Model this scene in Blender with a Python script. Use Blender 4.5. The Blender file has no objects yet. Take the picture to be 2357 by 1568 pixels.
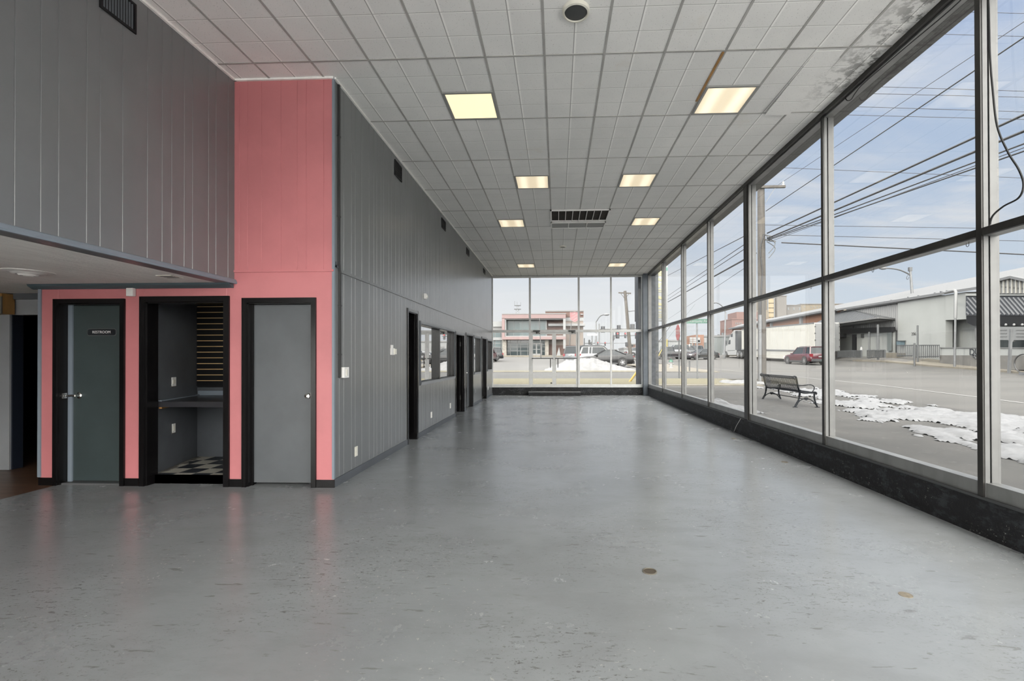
import bpy, bmesh, math, random
from mathutils import Vector, Matrix
random.seed(7)
SC = bpy.context.scene
COL = SC.collection
PI = math.pi

# ------------------------------------------------------------------ camera
W_, H_ = 2357.0, 1568.0
F_, YAW, PITCH, ROLL, SX, SY, CAMH = 1049.913, 0.03725, 0.00524, -0.0022, 64.30, 33.36, 1.4235
cam_d = bpy.data.cameras.new('camera')
cam = bpy.data.objects.new('camera', cam_d)
COL.objects.link(cam)
cam_d.sensor_fit = 'HORIZONTAL'
cam_d.sensor_width = 36.0
cam_d.lens = F_ / W_ * 36.0
cam_d.shift_x = -SX / W_
cam_d.shift_y = SY / W_
cam_d.clip_start = 0.05
cam_d.clip_end = 2000
_m = Matrix.Rotation(YAW, 4, 'Z') @ Matrix.Rotation(PI / 2 + PITCH, 4, 'X') @ Matrix.Rotation(ROLL, 4, 'Z')
_m.translation = (0, 0, CAMH)
cam.matrix_world = _m
SC.camera = cam

# ------------------------------------------------------------------ view + render quality
SC.view_settings.view_transform = 'Standard'
SC.view_settings.look = 'None'
SC.view_settings.exposure = 0.62
SC.view_settings.gamma = 1.0
SC.view_settings.use_curve_mapping = False
SC.cycles.use_denoising = True
SC.cycles.max_bounces = 10
SC.cycles.diffuse_bounces = 6
SC.cycles.glossy_bounces = 4
SC.cycles.transparent_max_bounces = 24
SC.cycles.caustics_reflective = False
SC.cycles.caustics_refractive = False
SC.cycles.sample_clamp_indirect = 8.0

# ------------------------------------------------------------------ sky
SUN_DIR = Vector((-0.80, -0.30, 0.52)).normalized()
world = bpy.data.worlds.new('sky')
SC.world = world
world.use_nodes = True
wn = world.node_tree
for n in list(wn.nodes):
    wn.nodes.remove(n)

class NT:
    """small helper to write node trees"""
    def __init__(s, nt):
        s.nt = nt
    def n(s, t, **k):
        o = s.nt.nodes.new(t)
        for a, b in k.items():
            setattr(o, a, b)
        return o
    def set(s, sock, v):
        if hasattr(v, 'is_output') or isinstance(v, bpy.types.NodeSocket):
            s.nt.links.new(v, sock)
        else:
            if isinstance(v, (tuple, list)) and len(v) == 3 and len(getattr(sock, 'default_value', (0, 0, 0))) == 4:
                v = (*v, 1)
            sock.default_value = v
    def math(s, op, a, b=0.0, clamp=False):
        o = s.n('ShaderNodeMath', operation=op, use_clamp=clamp)
        s.set(o.inputs[0], a)
        s.set(o.inputs[1], b)
        return o.outputs[0]
    def vmath(s, op, a, b=(0, 0, 0)):
        o = s.n('ShaderNodeVectorMath', operation=op)
        s.set(o.inputs[0], a)
        s.set(o.inputs[1], b)
        return o.outputs['Value'] if op in ('DOT_PRODUCT', 'LENGTH') else o.outputs[0]
    def mix(s, f, a, b):
        o = s.n('ShaderNodeMix', data_type='RGBA')
        s.set(o.inputs[0], f)
        s.set(o.inputs[6], a)
        s.set(o.inputs[7], b)
        return o.outputs[2]
    def ss(s, x, a, b):
        o = s.n('ShaderNodeMapRange', interpolation_type='SMOOTHSTEP')
        s.set(o.inputs[0], x)
        o.inputs[1].default_value = a
        o.inputs[2].default_value = b
        return o.outputs[0]
    def noise(s, vec, scale, detail=4, rough=.55, dist=0.0):
        o = s.n('ShaderNodeTexNoise')
        s.set(o.inputs['Vector'], vec)
        o.inputs['Scale'].default_value = scale
        o.inputs['Detail'].default_value = detail
        o.inputs['Roughness'].default_value = rough
        o.inputs['Distortion'].default_value = dist
        return o.outputs[0]
    def mapping(s, vec, scale=(1, 1, 1), rot=(0, 0, 0), loc=(0, 0, 0)):
        o = s.n('ShaderNodeMapping')
        s.set(o.inputs['Vector'], vec)
        o.inputs['Scale'].default_value = scale
        o.inputs['Rotation'].default_value = rot
        o.inputs['Location'].default_value = loc
        return o.outputs[0]
    def sep(s, vec):
        o = s.n('ShaderNodeSeparateXYZ')
        s.set(o.inputs[0], vec)
        return o.outputs

g = NT(wn)
tc = g.n('ShaderNodeTexCoord').outputs['Generated']
d_ = g.vmath('NORMALIZE', tc)
dz = g.sep(d_)[2]
low = g.mix(g.ss(g.sep(d_)[0], 0.12, 0.62), (0.53, 0.54, 0.55), (0.44, 0.495, 0.565))
base = g.mix(g.ss(dz, 0.08, 0.34), low, (0.31, 0.385, 0.51))
base = g.mix(g.ss(dz, 0.3, 0.6), base, (0.27, 0.34, 0.50))
zc = g.math('MAXIMUM', dz, 0.02)
proj = g.vmath('DIVIDE', d_, g.n('ShaderNodeCombineXYZ').outputs[0])
cmb = proj.node.inputs[1].links[0].from_node
for i in range(3):
    g.set(cmb.inputs[i], g.math('ADD', zc, 0.12))
cl = g.noise(g.mapping(proj, scale=(0.75, 1.9, 1.0), rot=(0, 0, 0.35), loc=(3.1, 1.2, 0)), 1.25, 6, .6, .5)
cl = g.ss(cl, 0.40, 0.68)
sky = g.mix(g.math('MULTIPLY', cl, 0.8), base, (0.53, 0.54, 0.565))
sky = g.mix(g.ss(dz, 0.46, 0.62), sky, (0.60, 0.585, 0.565))
sky = g.mix(g.ss(g.math('MULTIPLY', g.sep(d_)[1], -1.0), 0.0, 0.3), sky, (0.66, 0.645, 0.62))
boost = g.math('ADD', 1.0, g.math('MULTIPLY', g.ss(dz, 0.48, 0.80), 4.6))  # sky overhead made brighter than the visible part, to light the room
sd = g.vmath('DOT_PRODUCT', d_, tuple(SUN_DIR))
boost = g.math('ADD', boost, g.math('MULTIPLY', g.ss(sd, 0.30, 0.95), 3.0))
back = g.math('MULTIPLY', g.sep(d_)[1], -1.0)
boost = g.math('ADD', boost, g.math('MULTIPLY', g.math('MULTIPLY', g.ss(back, 0.05, 0.75), g.ss(dz, -0.02, 0.1)), 8.5))  # extra sky brightness behind the viewer, added to light the room
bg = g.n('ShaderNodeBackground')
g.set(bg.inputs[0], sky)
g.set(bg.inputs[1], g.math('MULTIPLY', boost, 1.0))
wo = g.n('ShaderNodeOutputWorld')
wn.links.new(bg.outputs[0], wo.inputs[0])

# ------------------------------------------------------------------ sun
sl = bpy.data.lights.new('sun', 'SUN')
sl.energy = 1.1
sl.angle = math.radians(4)
sl.color = (1.0, 0.95, 0.86)
sun = bpy.data.objects.new('sun', sl)
COL.objects.link(sun)
sun.rotation_euler = (-SUN_DIR).to_track_quat('-Z', 'Y').to_euler()

# ------------------------------------------------------------------ helpers
def ray(px, py):
    """direction (x, 1, z) from the eye through a point of the view"""
    x, y = px - W_ / 2 - SX, py - H_ / 2 - SY
    cr, sr = math.cos(ROLL), math.sin(ROLL)
    a, b = x * cr + y * sr, -x * sr + y * cr
    xr, u = a / F_, -b / F_
    cp, sp = math.cos(PITCH), math.sin(PITCH)
    yf, z = cp - u * sp, sp + u * cp
    cy, sn = math.cos(YAW), math.sin(YAW)
    X, Y = xr * cy - yf * sn, xr * sn + yf * cy
    return X / Y, z / Y
def at(px, Y, py=823):
    a, b = ray(px, py)
    return Vector((a * Y, Y, b * Y + CAMH))
def atx(px, X, py=823):
    a, b = ray(px, py)
    return Vector((X, X / a, b * X / a + CAMH))
def lerp(x, ks):
    if x <= ks[0][0]:
        return ks[0][1]
    for (a, u), (b, v) in zip(ks, ks[1:]):
        if x <= b:
            return u + (v - u) * (x - a) / (b - a)
    return ks[-1][1]
KN = [(13, -.02), (24, .25), (41, .6), (63, 1.06), (80, 1.72), (110, 1.8)]
RN = [(26, 0), (28, .1), (35, .45), (40, .85), (50, .68), (60, .3), (72, 0)]
def tz(Y, X=0):
    z = lerp(Y, KN)
    if X > 26:
        z += min(1, (X - 26) / 4.0) * lerp(Y, RN)
    return z
def gnd(px, Y):
    p = at(px, Y)
    return Vector((p.x, Y, tz(Y, p.x)))

class MB:
    """collects geometry for one mesh"""
    def __init__(s):
        s.v, s.f = [], []
    def add(s, vs, fs):
        o = len(s.v)
        s.v += [tuple(v) for v in vs]
        s.f += [tuple(i + o for i in f) for f in fs]
        return s
    def box(s, a, b):
        x0, y0, z0 = (min(a[i], b[i]) for i in range(3))
        x1, y1, z1 = (max(a[i], b[i]) for i in range(3))
        return s.add([(x0, y0, z0), (x1, y0, z0), (x1, y1, z0), (x0, y1, z0), (x0, y0, z1), (x1, y0, z1), (x1, y1, z1), (x0, y1, z1)],
                     [(0, 3, 2, 1), (4, 5, 6, 7), (0, 1, 5, 4), (1, 2, 6, 5), (2, 3, 7, 6), (3, 0, 4, 7)])
    def bar(s, p, q, w, h, up=(0, 0, 1)):
        """box section beam from p to q"""
        p, q = Vector(p), Vector(q)
        d = (q - p).normalized()
        u = Vector(up)
        r = d.cross(u)
        if r.length < 1e-4:
            r = d.cross(Vector((0, 1, 0)))
        r.normalize()
        u = r.cross(d)
        vs = []
        for c in (p, q):
            for a, b in ((-1, -1), (1, -1), (1, 1), (-1, 1)):
                vs.append(c + r * (a * w / 2) + u * (b * h / 2))
        return s.add(vs, [(0, 1, 2, 3), (7, 6, 5, 4), (0, 4, 5, 1), (1, 5, 6, 2), (2, 6, 7, 3), (3, 7, 4, 0)])
    def tube(s, pts, r, n=8, cap=True):
        pts = [Vector(p) for p in pts]
        rs = r if isinstance(r, (list, tuple)) else [r] * len(pts)
        d0 = (pts[1] - pts[0]).normalized()
        ref = Vector((0, 0, 1)) if abs(d0.z) < .9 else Vector((1, 0, 0))
        u = d0.cross(ref).normalized()
        vs = []
        for i, p in enumerate(pts):
            a = pts[max(i - 1, 0)]
            b = pts[min(i + 1, len(pts) - 1)]
            d = (b - a).normalized()
            u = (u - d * u.dot(d)).normalized()
            w = d.cross(u)
            for k in range(n):
                t = 2 * PI * k / n
                vs.append(p + (u * math.cos(t) + w * math.sin(t)) * rs[i])
        fs = []
        for i in range(len(pts) - 1):
            for k in range(n):
                fs.append((i * n + k, i * n + (k + 1) % n, (i + 1) * n + (k + 1) % n, (i + 1) * n + k))
        if cap:
            fs.append(tuple(range(n - 1, -1, -1)))
            fs.append(tuple(range((len(pts) - 1) * n, len(pts) * n)))
        return s.add(vs, fs)
    def cyl(s, p, q, r, n=16, r2=None):
        return s.tube([p, q], [r, r if r2 is None else r2], n)
    def lathe(s, prof, c, n=24, axis=(0, 0, 1)):
        """prof: (radius, height) along axis from c"""
        ax = Vector(axis).normalized()
        u = ax.cross(Vector((0, 1, 0)) if abs(ax.y) < .9 else Vector((1, 0, 0))).normalized()
        w = ax.cross(u)
        c = Vector(c)
        vs = []
        for r, z in prof:
            for k in range(n):
                t = 2 * PI * k / n
                vs.append(c + ax * z + (u * math.cos(t) + w * math.sin(t)) * r)
        fs = []
        for i in range(len(prof) - 1):
            for k in range(n):
                fs.append((i * n + k, i * n + (k + 1) % n, (i + 1) * n + (k + 1) % n, (i + 1) * n + k))
        fs.append(tuple(range(n - 1, -1, -1)))
        fs.append(tuple(range((len(prof) - 1) * n, len(prof) * n)))
        return s.add(vs, fs)
    def loft(s, rings, cap=True):
        n = len(rings[0])
        vs = [p for r in rings for p in r]
        fs = []
        for i in range(len(rings) - 1):
            for k in range(n):
                fs.append((i * n + k, i * n + (k + 1) % n, (i + 1) * n + (k + 1) % n, (i + 1) * n + k))
        if cap:
            fs.append(tuple(range(n - 1, -1, -1)))
            fs.append(tuple(range((len(rings) - 1) * n, len(rings) * n)))
        return s.add(vs, fs)
    def prism(s, poly, off):
        """polygon (3D points) extruded by the vector off"""
        off = Vector(off)
        return s.loft([[Vector(p) for p in poly], [Vector(p) + off for p in poly]])
    def strip(s, quads):
        for q in quads:
            s.add(q, [(0, 1, 2, 3)])
        return s
    def grid(s, nx, ny, fn, keep=None):
        vs = [fn(i / nx, j / ny) for j in range(ny + 1) for i in range(nx + 1)]
        fs = []
        for j in range(ny):
            for i in range(nx):
                a = j * (nx + 1) + i
                q = (a, a + 1, a + nx + 2, a + nx + 1)
                if keep is None or keep((i + .5) / nx, (j + .5) / ny):
                    fs.append(q)
        return s.add(vs, fs)

def wloc(o):
    v = Vector((0, 0, 0))
    while o is not None:
        v += o.location
        o = o.parent
    return v
def put(name, mb, mat, parent=None, local=False, smooth=False, bevel=0):
    """link the collected geometry as ONE mesh object"""
    me = bpy.data.meshes.new(name)
    off = wloc(parent) if (parent is not None and not local) else Vector((0, 0, 0))
    vs = [(v[0] - off.x, v[1] - off.y, v[2] - off.z) for v in mb.v]
    me.from_pydata(vs, [], mb.f)
    bm = bmesh.new()
    bm.from_mesh(me)
    bmesh.ops.recalc_face_normals(bm, faces=bm.faces)
    if bevel:
        es = [e for e in bm.edges if len(e.link_faces) == 2 and e.calc_face_angle(0) > .6]
        bmesh.ops.bevel(bm, geom=es, offset=bevel, segments=2, affect='EDGES', profile=.6)
    if smooth:
        for f in bm.faces:
            f.smooth = True
        for e in bm.edges:
            if len(e.link_faces) == 2 and e.calc_face_angle(0) > 0.7:
                e.smooth = False
    bm.to_mesh(me)
    bm.free()
    me.materials.append(mat)
    o = bpy.data.objects.new(name, me)
    COL.objects.link(o)
    if parent is not None:
        o.parent = parent
    return o
def tag(o, label=None, cat=None, group=None, kind=None):
    if label: o['label'] = label
    if cat: o['category'] = cat
    if group: o['group'] = group
    if kind: o['kind'] = kind
    return o
def empty(name, loc, label=None, cat=None, group=None, kind=None, rz=0.0):
    o = bpy.data.objects.new(name, None)
    o.empty_display_size = .1
    o.location = loc
    o.rotation_euler = (0, 0, rz)
    COL.objects.link(o)
    return tag(o, label, cat, group, kind)
def struct(name, mb, mat, parent=None, **k):
    o = put(name, mb, mat, parent, **k)
    if parent is None:
        o['kind'] = 'structure'
    return o
def copy_tree(o, parent=None):
    c = o.copy()
    COL.objects.link(c)
    c.parent = parent
    for ch in [x for x in bpy.data.objects if x.parent == o]:
        copy_tree(ch, c)
    return c
def text(name, body, size, mat, loc, rot, parent=None, depth=0.002, align='CENTER'):
    cu = bpy.data.curves.new(name, 'FONT')
    cu.body = body
    cu.size = size
    cu.extrude = depth
    cu.align_x = align
    cu.align_y = 'CENTER'
    t = bpy.data.objects.new(name, cu)
    COL.objects.link(t)
    bpy.context.view_layer.update()
    me = bpy.data.meshes.new_from_object(t.evaluated_get(bpy.context.evaluated_depsgraph_get()))
    bpy.data.objects.remove(t)
    me.materials.clear()
    me.materials.append(mat)
    o = bpy.data.objects.new(name, me)
    COL.objects.link(o)
    o.rotation_euler = rot
    o.location = Vector(loc) - (wloc(parent) if parent is not None else Vector((0, 0, 0)))
    if parent is not None:
        o.parent = parent
    return o

# ------------------------------------------------------------------ materials
M = {}
EXT = .80
OUTDOOR = set('''wood_pole galv galv_dark sign_white sign_back sign_green sign_red yellow_paint coupe_black car_silver car_white car_red car_darkgray
trailer_white brick_orange brick_brown brick_tan brick_red stone concrete concrete_tan stucco_white stucco_gray metal_white roof_metal awning_metal awning_rib
metal_green pink_panel teal_glass fascia_gray tan_tower gray_tower window_blind shield_red snow dirty_snow sign_panel_gray sign_yellow dead_grass marking_white
asphalt lot_asphalt side_street sidewalk marking_yellow shield_edge tail_red tyre rim'''.split())
def mat(name, col, rough=.6, metal=0.0, spec=.5, var=0.0, vscale=3.0, vstretch=(1, 1, 1), bump=0.0, bscale=40.0, col2=None, emit=None, estr=0.0, coat=0.0):
    if name in OUTDOOR:
        col = tuple(c * EXT for c in col)
        col2 = col2 and tuple(c * EXT for c in col2)
    m = bpy.data.materials.new(name)
    m.use_nodes = True
    nt = NT(m.node_tree)
    b = m.node_tree.nodes['Principled BSDF']
    b.inputs['Roughness'].default_value = rough
    b.inputs['Metallic'].default_value = metal
    b.inputs['Specular IOR Level'].default_value = spec
    b.inputs['Base Color'].default_value = (*col, 1)
    if coat:
        b.inputs['Coat Weight'].default_value = coat
        b.inputs['Coat Roughness'].default_value = .08
    pos = None
    if var or col2:
        pos = nt.n('ShaderNodeNewGeometry').outputs['Position']
        nz = nt.noise(nt.mapping(pos, scale=vstretch), vscale, 6, .6)
        c2 = col2 or tuple(c * (1 - var) for c in col)
        nt.set(b.inputs['Base Color'], nt.mix(nt.ss(nz, .35, .65), col, c2))
    if bump:
        pos = pos or nt.n('ShaderNodeNewGeometry').outputs['Position']
        bp = nt.n('ShaderNodeBump')
        bp.inputs['Strength'].default_value = bump
        bp.inputs['Distance'].default_value = .01
        nt.set(bp.inputs['Height'], nt.noise(pos, bscale, 5, .6))
        m.node_tree.links.new(bp.outputs[0], b.inputs['Normal'])
    if emit:
        b.inputs['Emission Color'].default_value = (*emit, 1)
        b.inputs['Emission Strength'].default_value = estr
    M[name] = m
    return m
def bsdf(m):
    return m.node_tree.nodes['Principled BSDF']

mat('pink_paint', (.56, .195, .207), .42, var=.10, vscale=1.5, bump=.05, bscale=120)
mat('gray_paint', (.150, .156, .161), .38, coat=.7, spec=.6, var=.10, vscale=1.3, bump=.06, bscale=90)
mat('gray_paint_matte', (.28, .29, .305), .55, var=.12, vscale=1.4, bump=.05, bscale=90)
mat('gray_dark', (.09, .098, .11), .5, var=.2, vscale=2)
mat('black_gloss', (.006, .0055, .006), .22, spec=.35, var=.3, vscale=5)
mat('black_trim', (.006, .006, .0066), .5, spec=.3)
mat('black_void', (.006, .006, .007), .8)
mat('teal_trim', (.07, .10, .115), .4)
mat('blue_trim', (.20, .235, .275), .45)
mat('door_gray', (.105, .113, .12), .38, var=.12, vscale=2.2, bump=.03, bscale=60)
mat('door_green', (.042, .058, .060), .42, var=.15, vscale=1.6)
mat('chrome', (.75, .74, .72), .18, 1.0)
mat('white_plastic', (.78, .77, .75), .4)
mat('ivory_plastic', (.72, .70, .62), .4)
mat('steel_dark', (.06, .06, .06), .45, .6)
mat('aluminum', (.27, .27, .265), .38, .55, var=.18, vscale=6, vstretch=(1, 1, .3))
mat('aluminum_white', (.15, .15, .147), .45, .15, var=.12, vscale=7)
mat('aluminum_lightened', (.56, .56, .55), .45, .1, var=.1, vscale=7)  # same aluminum, lightened in colour to make up for the dim end wall
mat('lettering_white', (.75, .75, .74), .5)
mat('dark_metal_shaded', (.045, .043, .040), .4, .3, var=.4, vscale=8, vstretch=(1, 1, .2))  # dark metal; on mullions and transoms it paints the backlit shade
mat('rubber', (.015, .015, .016), .6)
mat('tyre', (.018, .018, .018), .75)
mat('rim', (.55, .55, .56), .3, .8)
mat('wood_orange', (.42, .22, .07), .5, var=.3, vscale=6, vstretch=(1, 1, .2))
mat('wood_strip', (.62, .42, .20), .6)
mat('stucco_ceiling', (.90, .89, .86), .8, var=.08, vscale=5, vstretch=(3, .6, 1), bump=.5, bscale=45)
mat('wood_pole', (.078, .070, .061), .85, var=.35, vscale=3, vstretch=(6, 6, .4), bump=.3)
mat('galv', (.155, .159, .163), .5, .3, var=.15, vscale=4)
mat('galv_dark', (.075, .078, .08), .5, .2)
mat('lamp_frame', (.30, .30, .29), .5)
mat('sign_white', (.22, .22, .217), .5)
mat('sign_back', (.50, .50, .49), .45, .3)
mat('sign_green', (.02, .09, .058), .45)
mat('sign_red', (.22, .045, .045), .45)
mat('yellow_paint', (.32, .23, .06), .45)
mat('black_paint', (.012, .014, .018), .35)
mat('red_lamp', (.3, .02, .02), .4, emit=(1.0, .12, .12), estr=.65)
mat('car_glass', (.010, .013, .015), .08, spec=.3)
mat('tail_red', (.14, .015, .02), .25)
mat('lamp_clear', (.6, .6, .6), .2)
mat('coupe_black', (.008, .008, .009), .3, coat=.15, spec=.3)
mat('car_silver', (.085, .09, .095), .4, .2, coat=.2)
mat('car_white', (.26, .26, .254), .3, coat=.6)
mat('car_red', (.05, .008, .013), .3, coat=.4)
mat('car_darkgray', (.014, .015, .017), .3, coat=.2, spec=.3)
mat('car_trim', (.025, .026, .028), .5)
mat('trailer_white', (.37, .362, .33), .45, var=.05, vscale=.8)
mat('brick_orange', (.19, .095, .058), .85, col2=(.145, .07, .043), vscale=9)
mat('brick_brown', (.11, .068, .055), .85, col2=(.08, .05, .042), vscale=8)
mat('brick_tan', (.17, .145, .128), .85, var=.1, vscale=8)
mat('brick_red', (.13, .072, .06), .85, var=.2, vscale=3)
mat('stone', (.21, .195, .172), .85, col2=(.14, .13, .115), vscale=3)
mat('concrete', (.12, .115, .107), .85, var=.2, vscale=1.4)
mat('concrete_tan', (.145, .13, .104), .85, var=.2, vscale=1.4)
mat('stucco_white', (.25, .258, .248), .8, var=.07, vscale=.6)
mat('stucco_gray', (.20, .205, .205), .8, var=.1, vscale=.6)
mat('metal_white', (.165, .168, .168), .5, var=.06, vscale=1)
mat('roof_metal', (.115, .117, .12), .6, .0, var=.06, vscale=.5)
mat('awning_metal', (.035, .038, .045), .6)
mat('awning_rib', (.22, .225, .23), .45, .3)
mat('metal_green', (.11, .122, .12), .6)
mat('pink_panel', (.155, .102, .099), .6, var=.06, vscale=.7)
mat('teal_glass', (.055, .076, .079), .2, spec=.35)
mat('dark_glass', (.03, .038, .04), .06, spec=.7)
mat('fascia_gray', (.125, .125, .124), .6)
mat('tan_tower', (.15, .128, .096), .85, var=.08, vscale=.3)
mat('gray_tower', (.118, .11, .10), .85, var=.08, vscale=.3)
mat('window_blind', (.25, .24, .21), .7)
mat('shield_red', (.20, .085, .09), .5)
mat('bench_black', (.005, .006, .008), .55, spec=.12)
mat('snow', (.165, .168, .174), .7, var=.14, vscale=7, bump=.8, bscale=12)
mat('dirty_snow', (.155, .155, .157), .75, var=.18, vscale=3, bump=.5, bscale=9)
mat('cable', (.012, .012, .013), .5)
mat('sign_panel_gray', (.26, .265, .265), .5)
mat('sign_yellow', (.36, .33, .17), .5)
mat('stone_pier', (.055, .06, .068), .6, var=.35, vscale=9)
mat('cmu_blue', (.075, .09, .108), .5, var=.2, vscale=4)
mat('navy', (.012, .016, .026), .4)
mat('counter', (.022, .022, .026), .3)
mat('dead_grass', (.135, .12, .075), .95, col2=(.09, .082, .05), vscale=14)
mat('marking_white', (.19, .19, .185), .8)
mat('paint_white_chip', (.7, .68, .62), .7)
mat('brown_wood_floor', (.16, .09, .055), .35, var=.45, vscale=2.5, vstretch=(.6, 5, 1))

def wall_black():
    m = mat('black_sill', (.008, .008, .009), .6, spec=.3)
    nt = NT(m.node_tree); b = bsdf(m)
    pos = nt.n('ShaderNodeNewGeometry').outputs['Position']
    z = nt.sep(pos)[2]
    low = nt.ss(z, .34, .04)
    n1 = nt.ss(nt.noise(pos, 38, 6, .75), .60, .66)
    n2 = nt.ss(nt.noise(pos, 3.2, 3, .6), .42, .62)
    f = nt.math('MULTIPLY', nt.math('MULTIPLY', n1, n2), low)
    n3 = nt.ss(nt.noise(nt.mapping(pos, scale=(1, 1, 2)), 7, 6, .7), .50, .62)
    c = nt.mix(nt.math('MULTIPLY', n3, .55), (.010, .010, .011), (.045, .05, .056))
    nt.set(b.inputs['Base Color'], nt.mix(f, c, (.42, .41, .38)))
    bp = nt.n('ShaderNodeBump'); bp.inputs['Strength'].default_value = .5; bp.inputs['Distance'].default_value = .01
    nt.set(bp.inputs['Height'], nt.noise(pos, 26, 6, .7))
    m.node_tree.links.new(bp.outputs[0], b.inputs['Normal'])
wall_black()

def floor_mat():
    m = mat('floor_paint', (.30, .315, .325), .3)
    nt = NT(m.node_tree); b = bsdf(m)
    pos = nt.n('ShaderNodeNewGeometry').outputs['Position']
    big = nt.noise(pos, .55, 5, .6)
    c = nt.mix(nt.ss(big, .35, .68), (.285, .298, .306), (.232, .242, .247))
    mid = nt.ss(nt.noise(nt.mapping(pos, rot=(0, 0, .5), scale=(1.0, 2.4, 1)), 2.2, 7, .65), .44, .66)
    c = nt.mix(nt.math('MULTIPLY', mid, .30), c, (.21, .215, .218))
    # dark scuffs, short and slanted, in worn areas
    wear = nt.ss(nt.noise(pos, .8, 3, .5), .40, .60)
    sc = nt.ss(nt.noise(nt.mapping(pos, rot=(0, 0, -.55), scale=(1.0, 3.2, 1)), 15, 6, .72, .6), .575, .64)
    c = nt.mix(nt.math('MULTIPLY', nt.math('MULTIPLY', sc, wear), .78), c, (.085, .08, .076))
    sc2 = nt.ss(nt.noise(nt.mapping(pos, rot=(0, 0, .9), scale=(1.0, 5, 1)), 5, 5, .6, .3), .635, .68)
    c = nt.mix(nt.math('MULTIPLY', sc2, .55), c, (.13, .125, .12))
    sp = nt.ss(nt.noise(pos, 55, 3, .6), .61, .67)
    c = nt.mix(nt.math('MULTIPLY', nt.math('MULTIPLY', sp, wear), .6), c, (.11, .105, .10))
    # pale chips
    wear2 = nt.ss(nt.noise(nt.mapping(pos, loc=(7, 3, 0)), .9, 3, .5), .47, .60)
    ch = nt.ss(nt.noise(nt.mapping(pos, loc=(3, 9, 0)), 36, 4, .65, .4), .64, .67)
    c = nt.mix(nt.math('MULTIPLY', nt.math('MULTIPLY', ch, wear2), .45), c, (.55, .53, .48))
    nt.set(b.inputs['Base Color'], c)
    r = nt.math('ADD', .13, nt.math('MULTIPLY', nt.noise(pos, 1.6, 6, .65), .24))
    nt.set(b.inputs['Roughness'], r)
    bp = nt.n('ShaderNodeBump'); bp.inputs['Strength'].default_value = .22; bp.inputs['Distance'].default_value = .01
    nt.set(bp.inputs['Height'], nt.math('ADD', nt.noise(pos, 5, 5, .6), nt.math('MULTIPLY', nt.noise(pos, 30, 4, .6), .25)))
    m.node_tree.links.new(bp.outputs[0], b.inputs['Normal'])
floor_mat()

GX, GY, CELL = -0.119, 5.869, 0.3048
def ceiling_mat():
    m = mat('ceiling_tile', (.52, .51, .49), .85)
    nt = NT(m.node_tree); b = bsdf(m)
    pos = nt.n('ShaderNodeNewGeometry').outputs['Position']
    x, y, z = nt.sep(pos)
    def lines(v, org, period, half):
        u = nt.math('SUBTRACT', v, org)
        u = nt.math('DIVIDE', u, period)
        fr = nt.math('ABSOLUTE', nt.math('SUBTRACT', nt.math('FRACT', nt.math('ADD', u, .5)), .5))
        return nt.math('LESS_THAN', fr, half / period)
    pin = nt.ss(nt.noise(nt.mapping(pos, scale=(1, 1.0, 1)), 95, 2, .5), .665, .70)
    big = nt.noise(pos, 1.0, 4, .6)
    c = nt.mix(nt.ss(big, .35, .65), (.86, .85, .83), (.79, .785, .77))
    wn_ = nt.n('ShaderNodeTexWhiteNoise', noise_dimensions='2D')
    cx = nt.math('FLOOR', nt.math('DIVIDE', nt.math('SUBTRACT', x, GX), .6096))
    cy = nt.math('FLOOR', nt.math('DIVIDE', nt.math('SUBTRACT', y, GY), 1.2192))
    cb = nt.n('ShaderNodeCombineXYZ'); nt.set(cb.inputs[0], cx); nt.set(cb.inputs[1], cy)
    nt.set(wn_.inputs['Vector'], cb.outputs[0])
    c = nt.mix(nt.math('MULTIPLY', wn_.outputs['Value'], .22), c, (.62, .61, .60))
    c = nt.mix(nt.math('MULTIPLY', pin, .55), c, (.25, .245, .24))
    sc = nt.math('MAXIMUM', lines(x, GX + CELL, .6096, .009), lines(y, GY, CELL, .005))  # score grooves: their lit look painted as paler lines
    c = nt.mix(nt.math('MULTIPLY', sc, .8), c, (.96, .95, .93))
    edge = nt.math('MAXIMUM', lines(nt.math('ADD', x, .013), GX + CELL, .6096, .0045), lines(nt.math('ADD', y, .007), GY, CELL, .0025))  # groove shadow painted as a thin dark line beside each score
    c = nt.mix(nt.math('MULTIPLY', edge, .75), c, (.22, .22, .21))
    # mould along the glass side near the front
    mx = nt.ss(x, 2.75, 3.35)
    my = nt.math('MULTIPLY', nt.ss(y, 6.0, 5.0), 1.0)
    mo = nt.ss(nt.noise(pos, 9, 7, .7), .46, .60)
    f = nt.math('MULTIPLY', nt.math('MULTIPLY', mx, my), mo)
    c = nt.mix(nt.math('MULTIPLY', f, .85), c, (.14, .135, .13))
    st = nt.math('MULTIPLY', nt.ss(nt.noise(nt.mapping(pos, loc=(5, 1, 0)), .8, 5, .7), .62, .72), .5)
    c = nt.mix(nt.math('MULTIPLY', st, .35), c, (.66, .58, .46))
    nt.set(b.inputs['Base Color'], c)
ceiling_mat()
mat('grid_bar', (.42, .41, .395), .5, var=.15, vscale=4)

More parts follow.
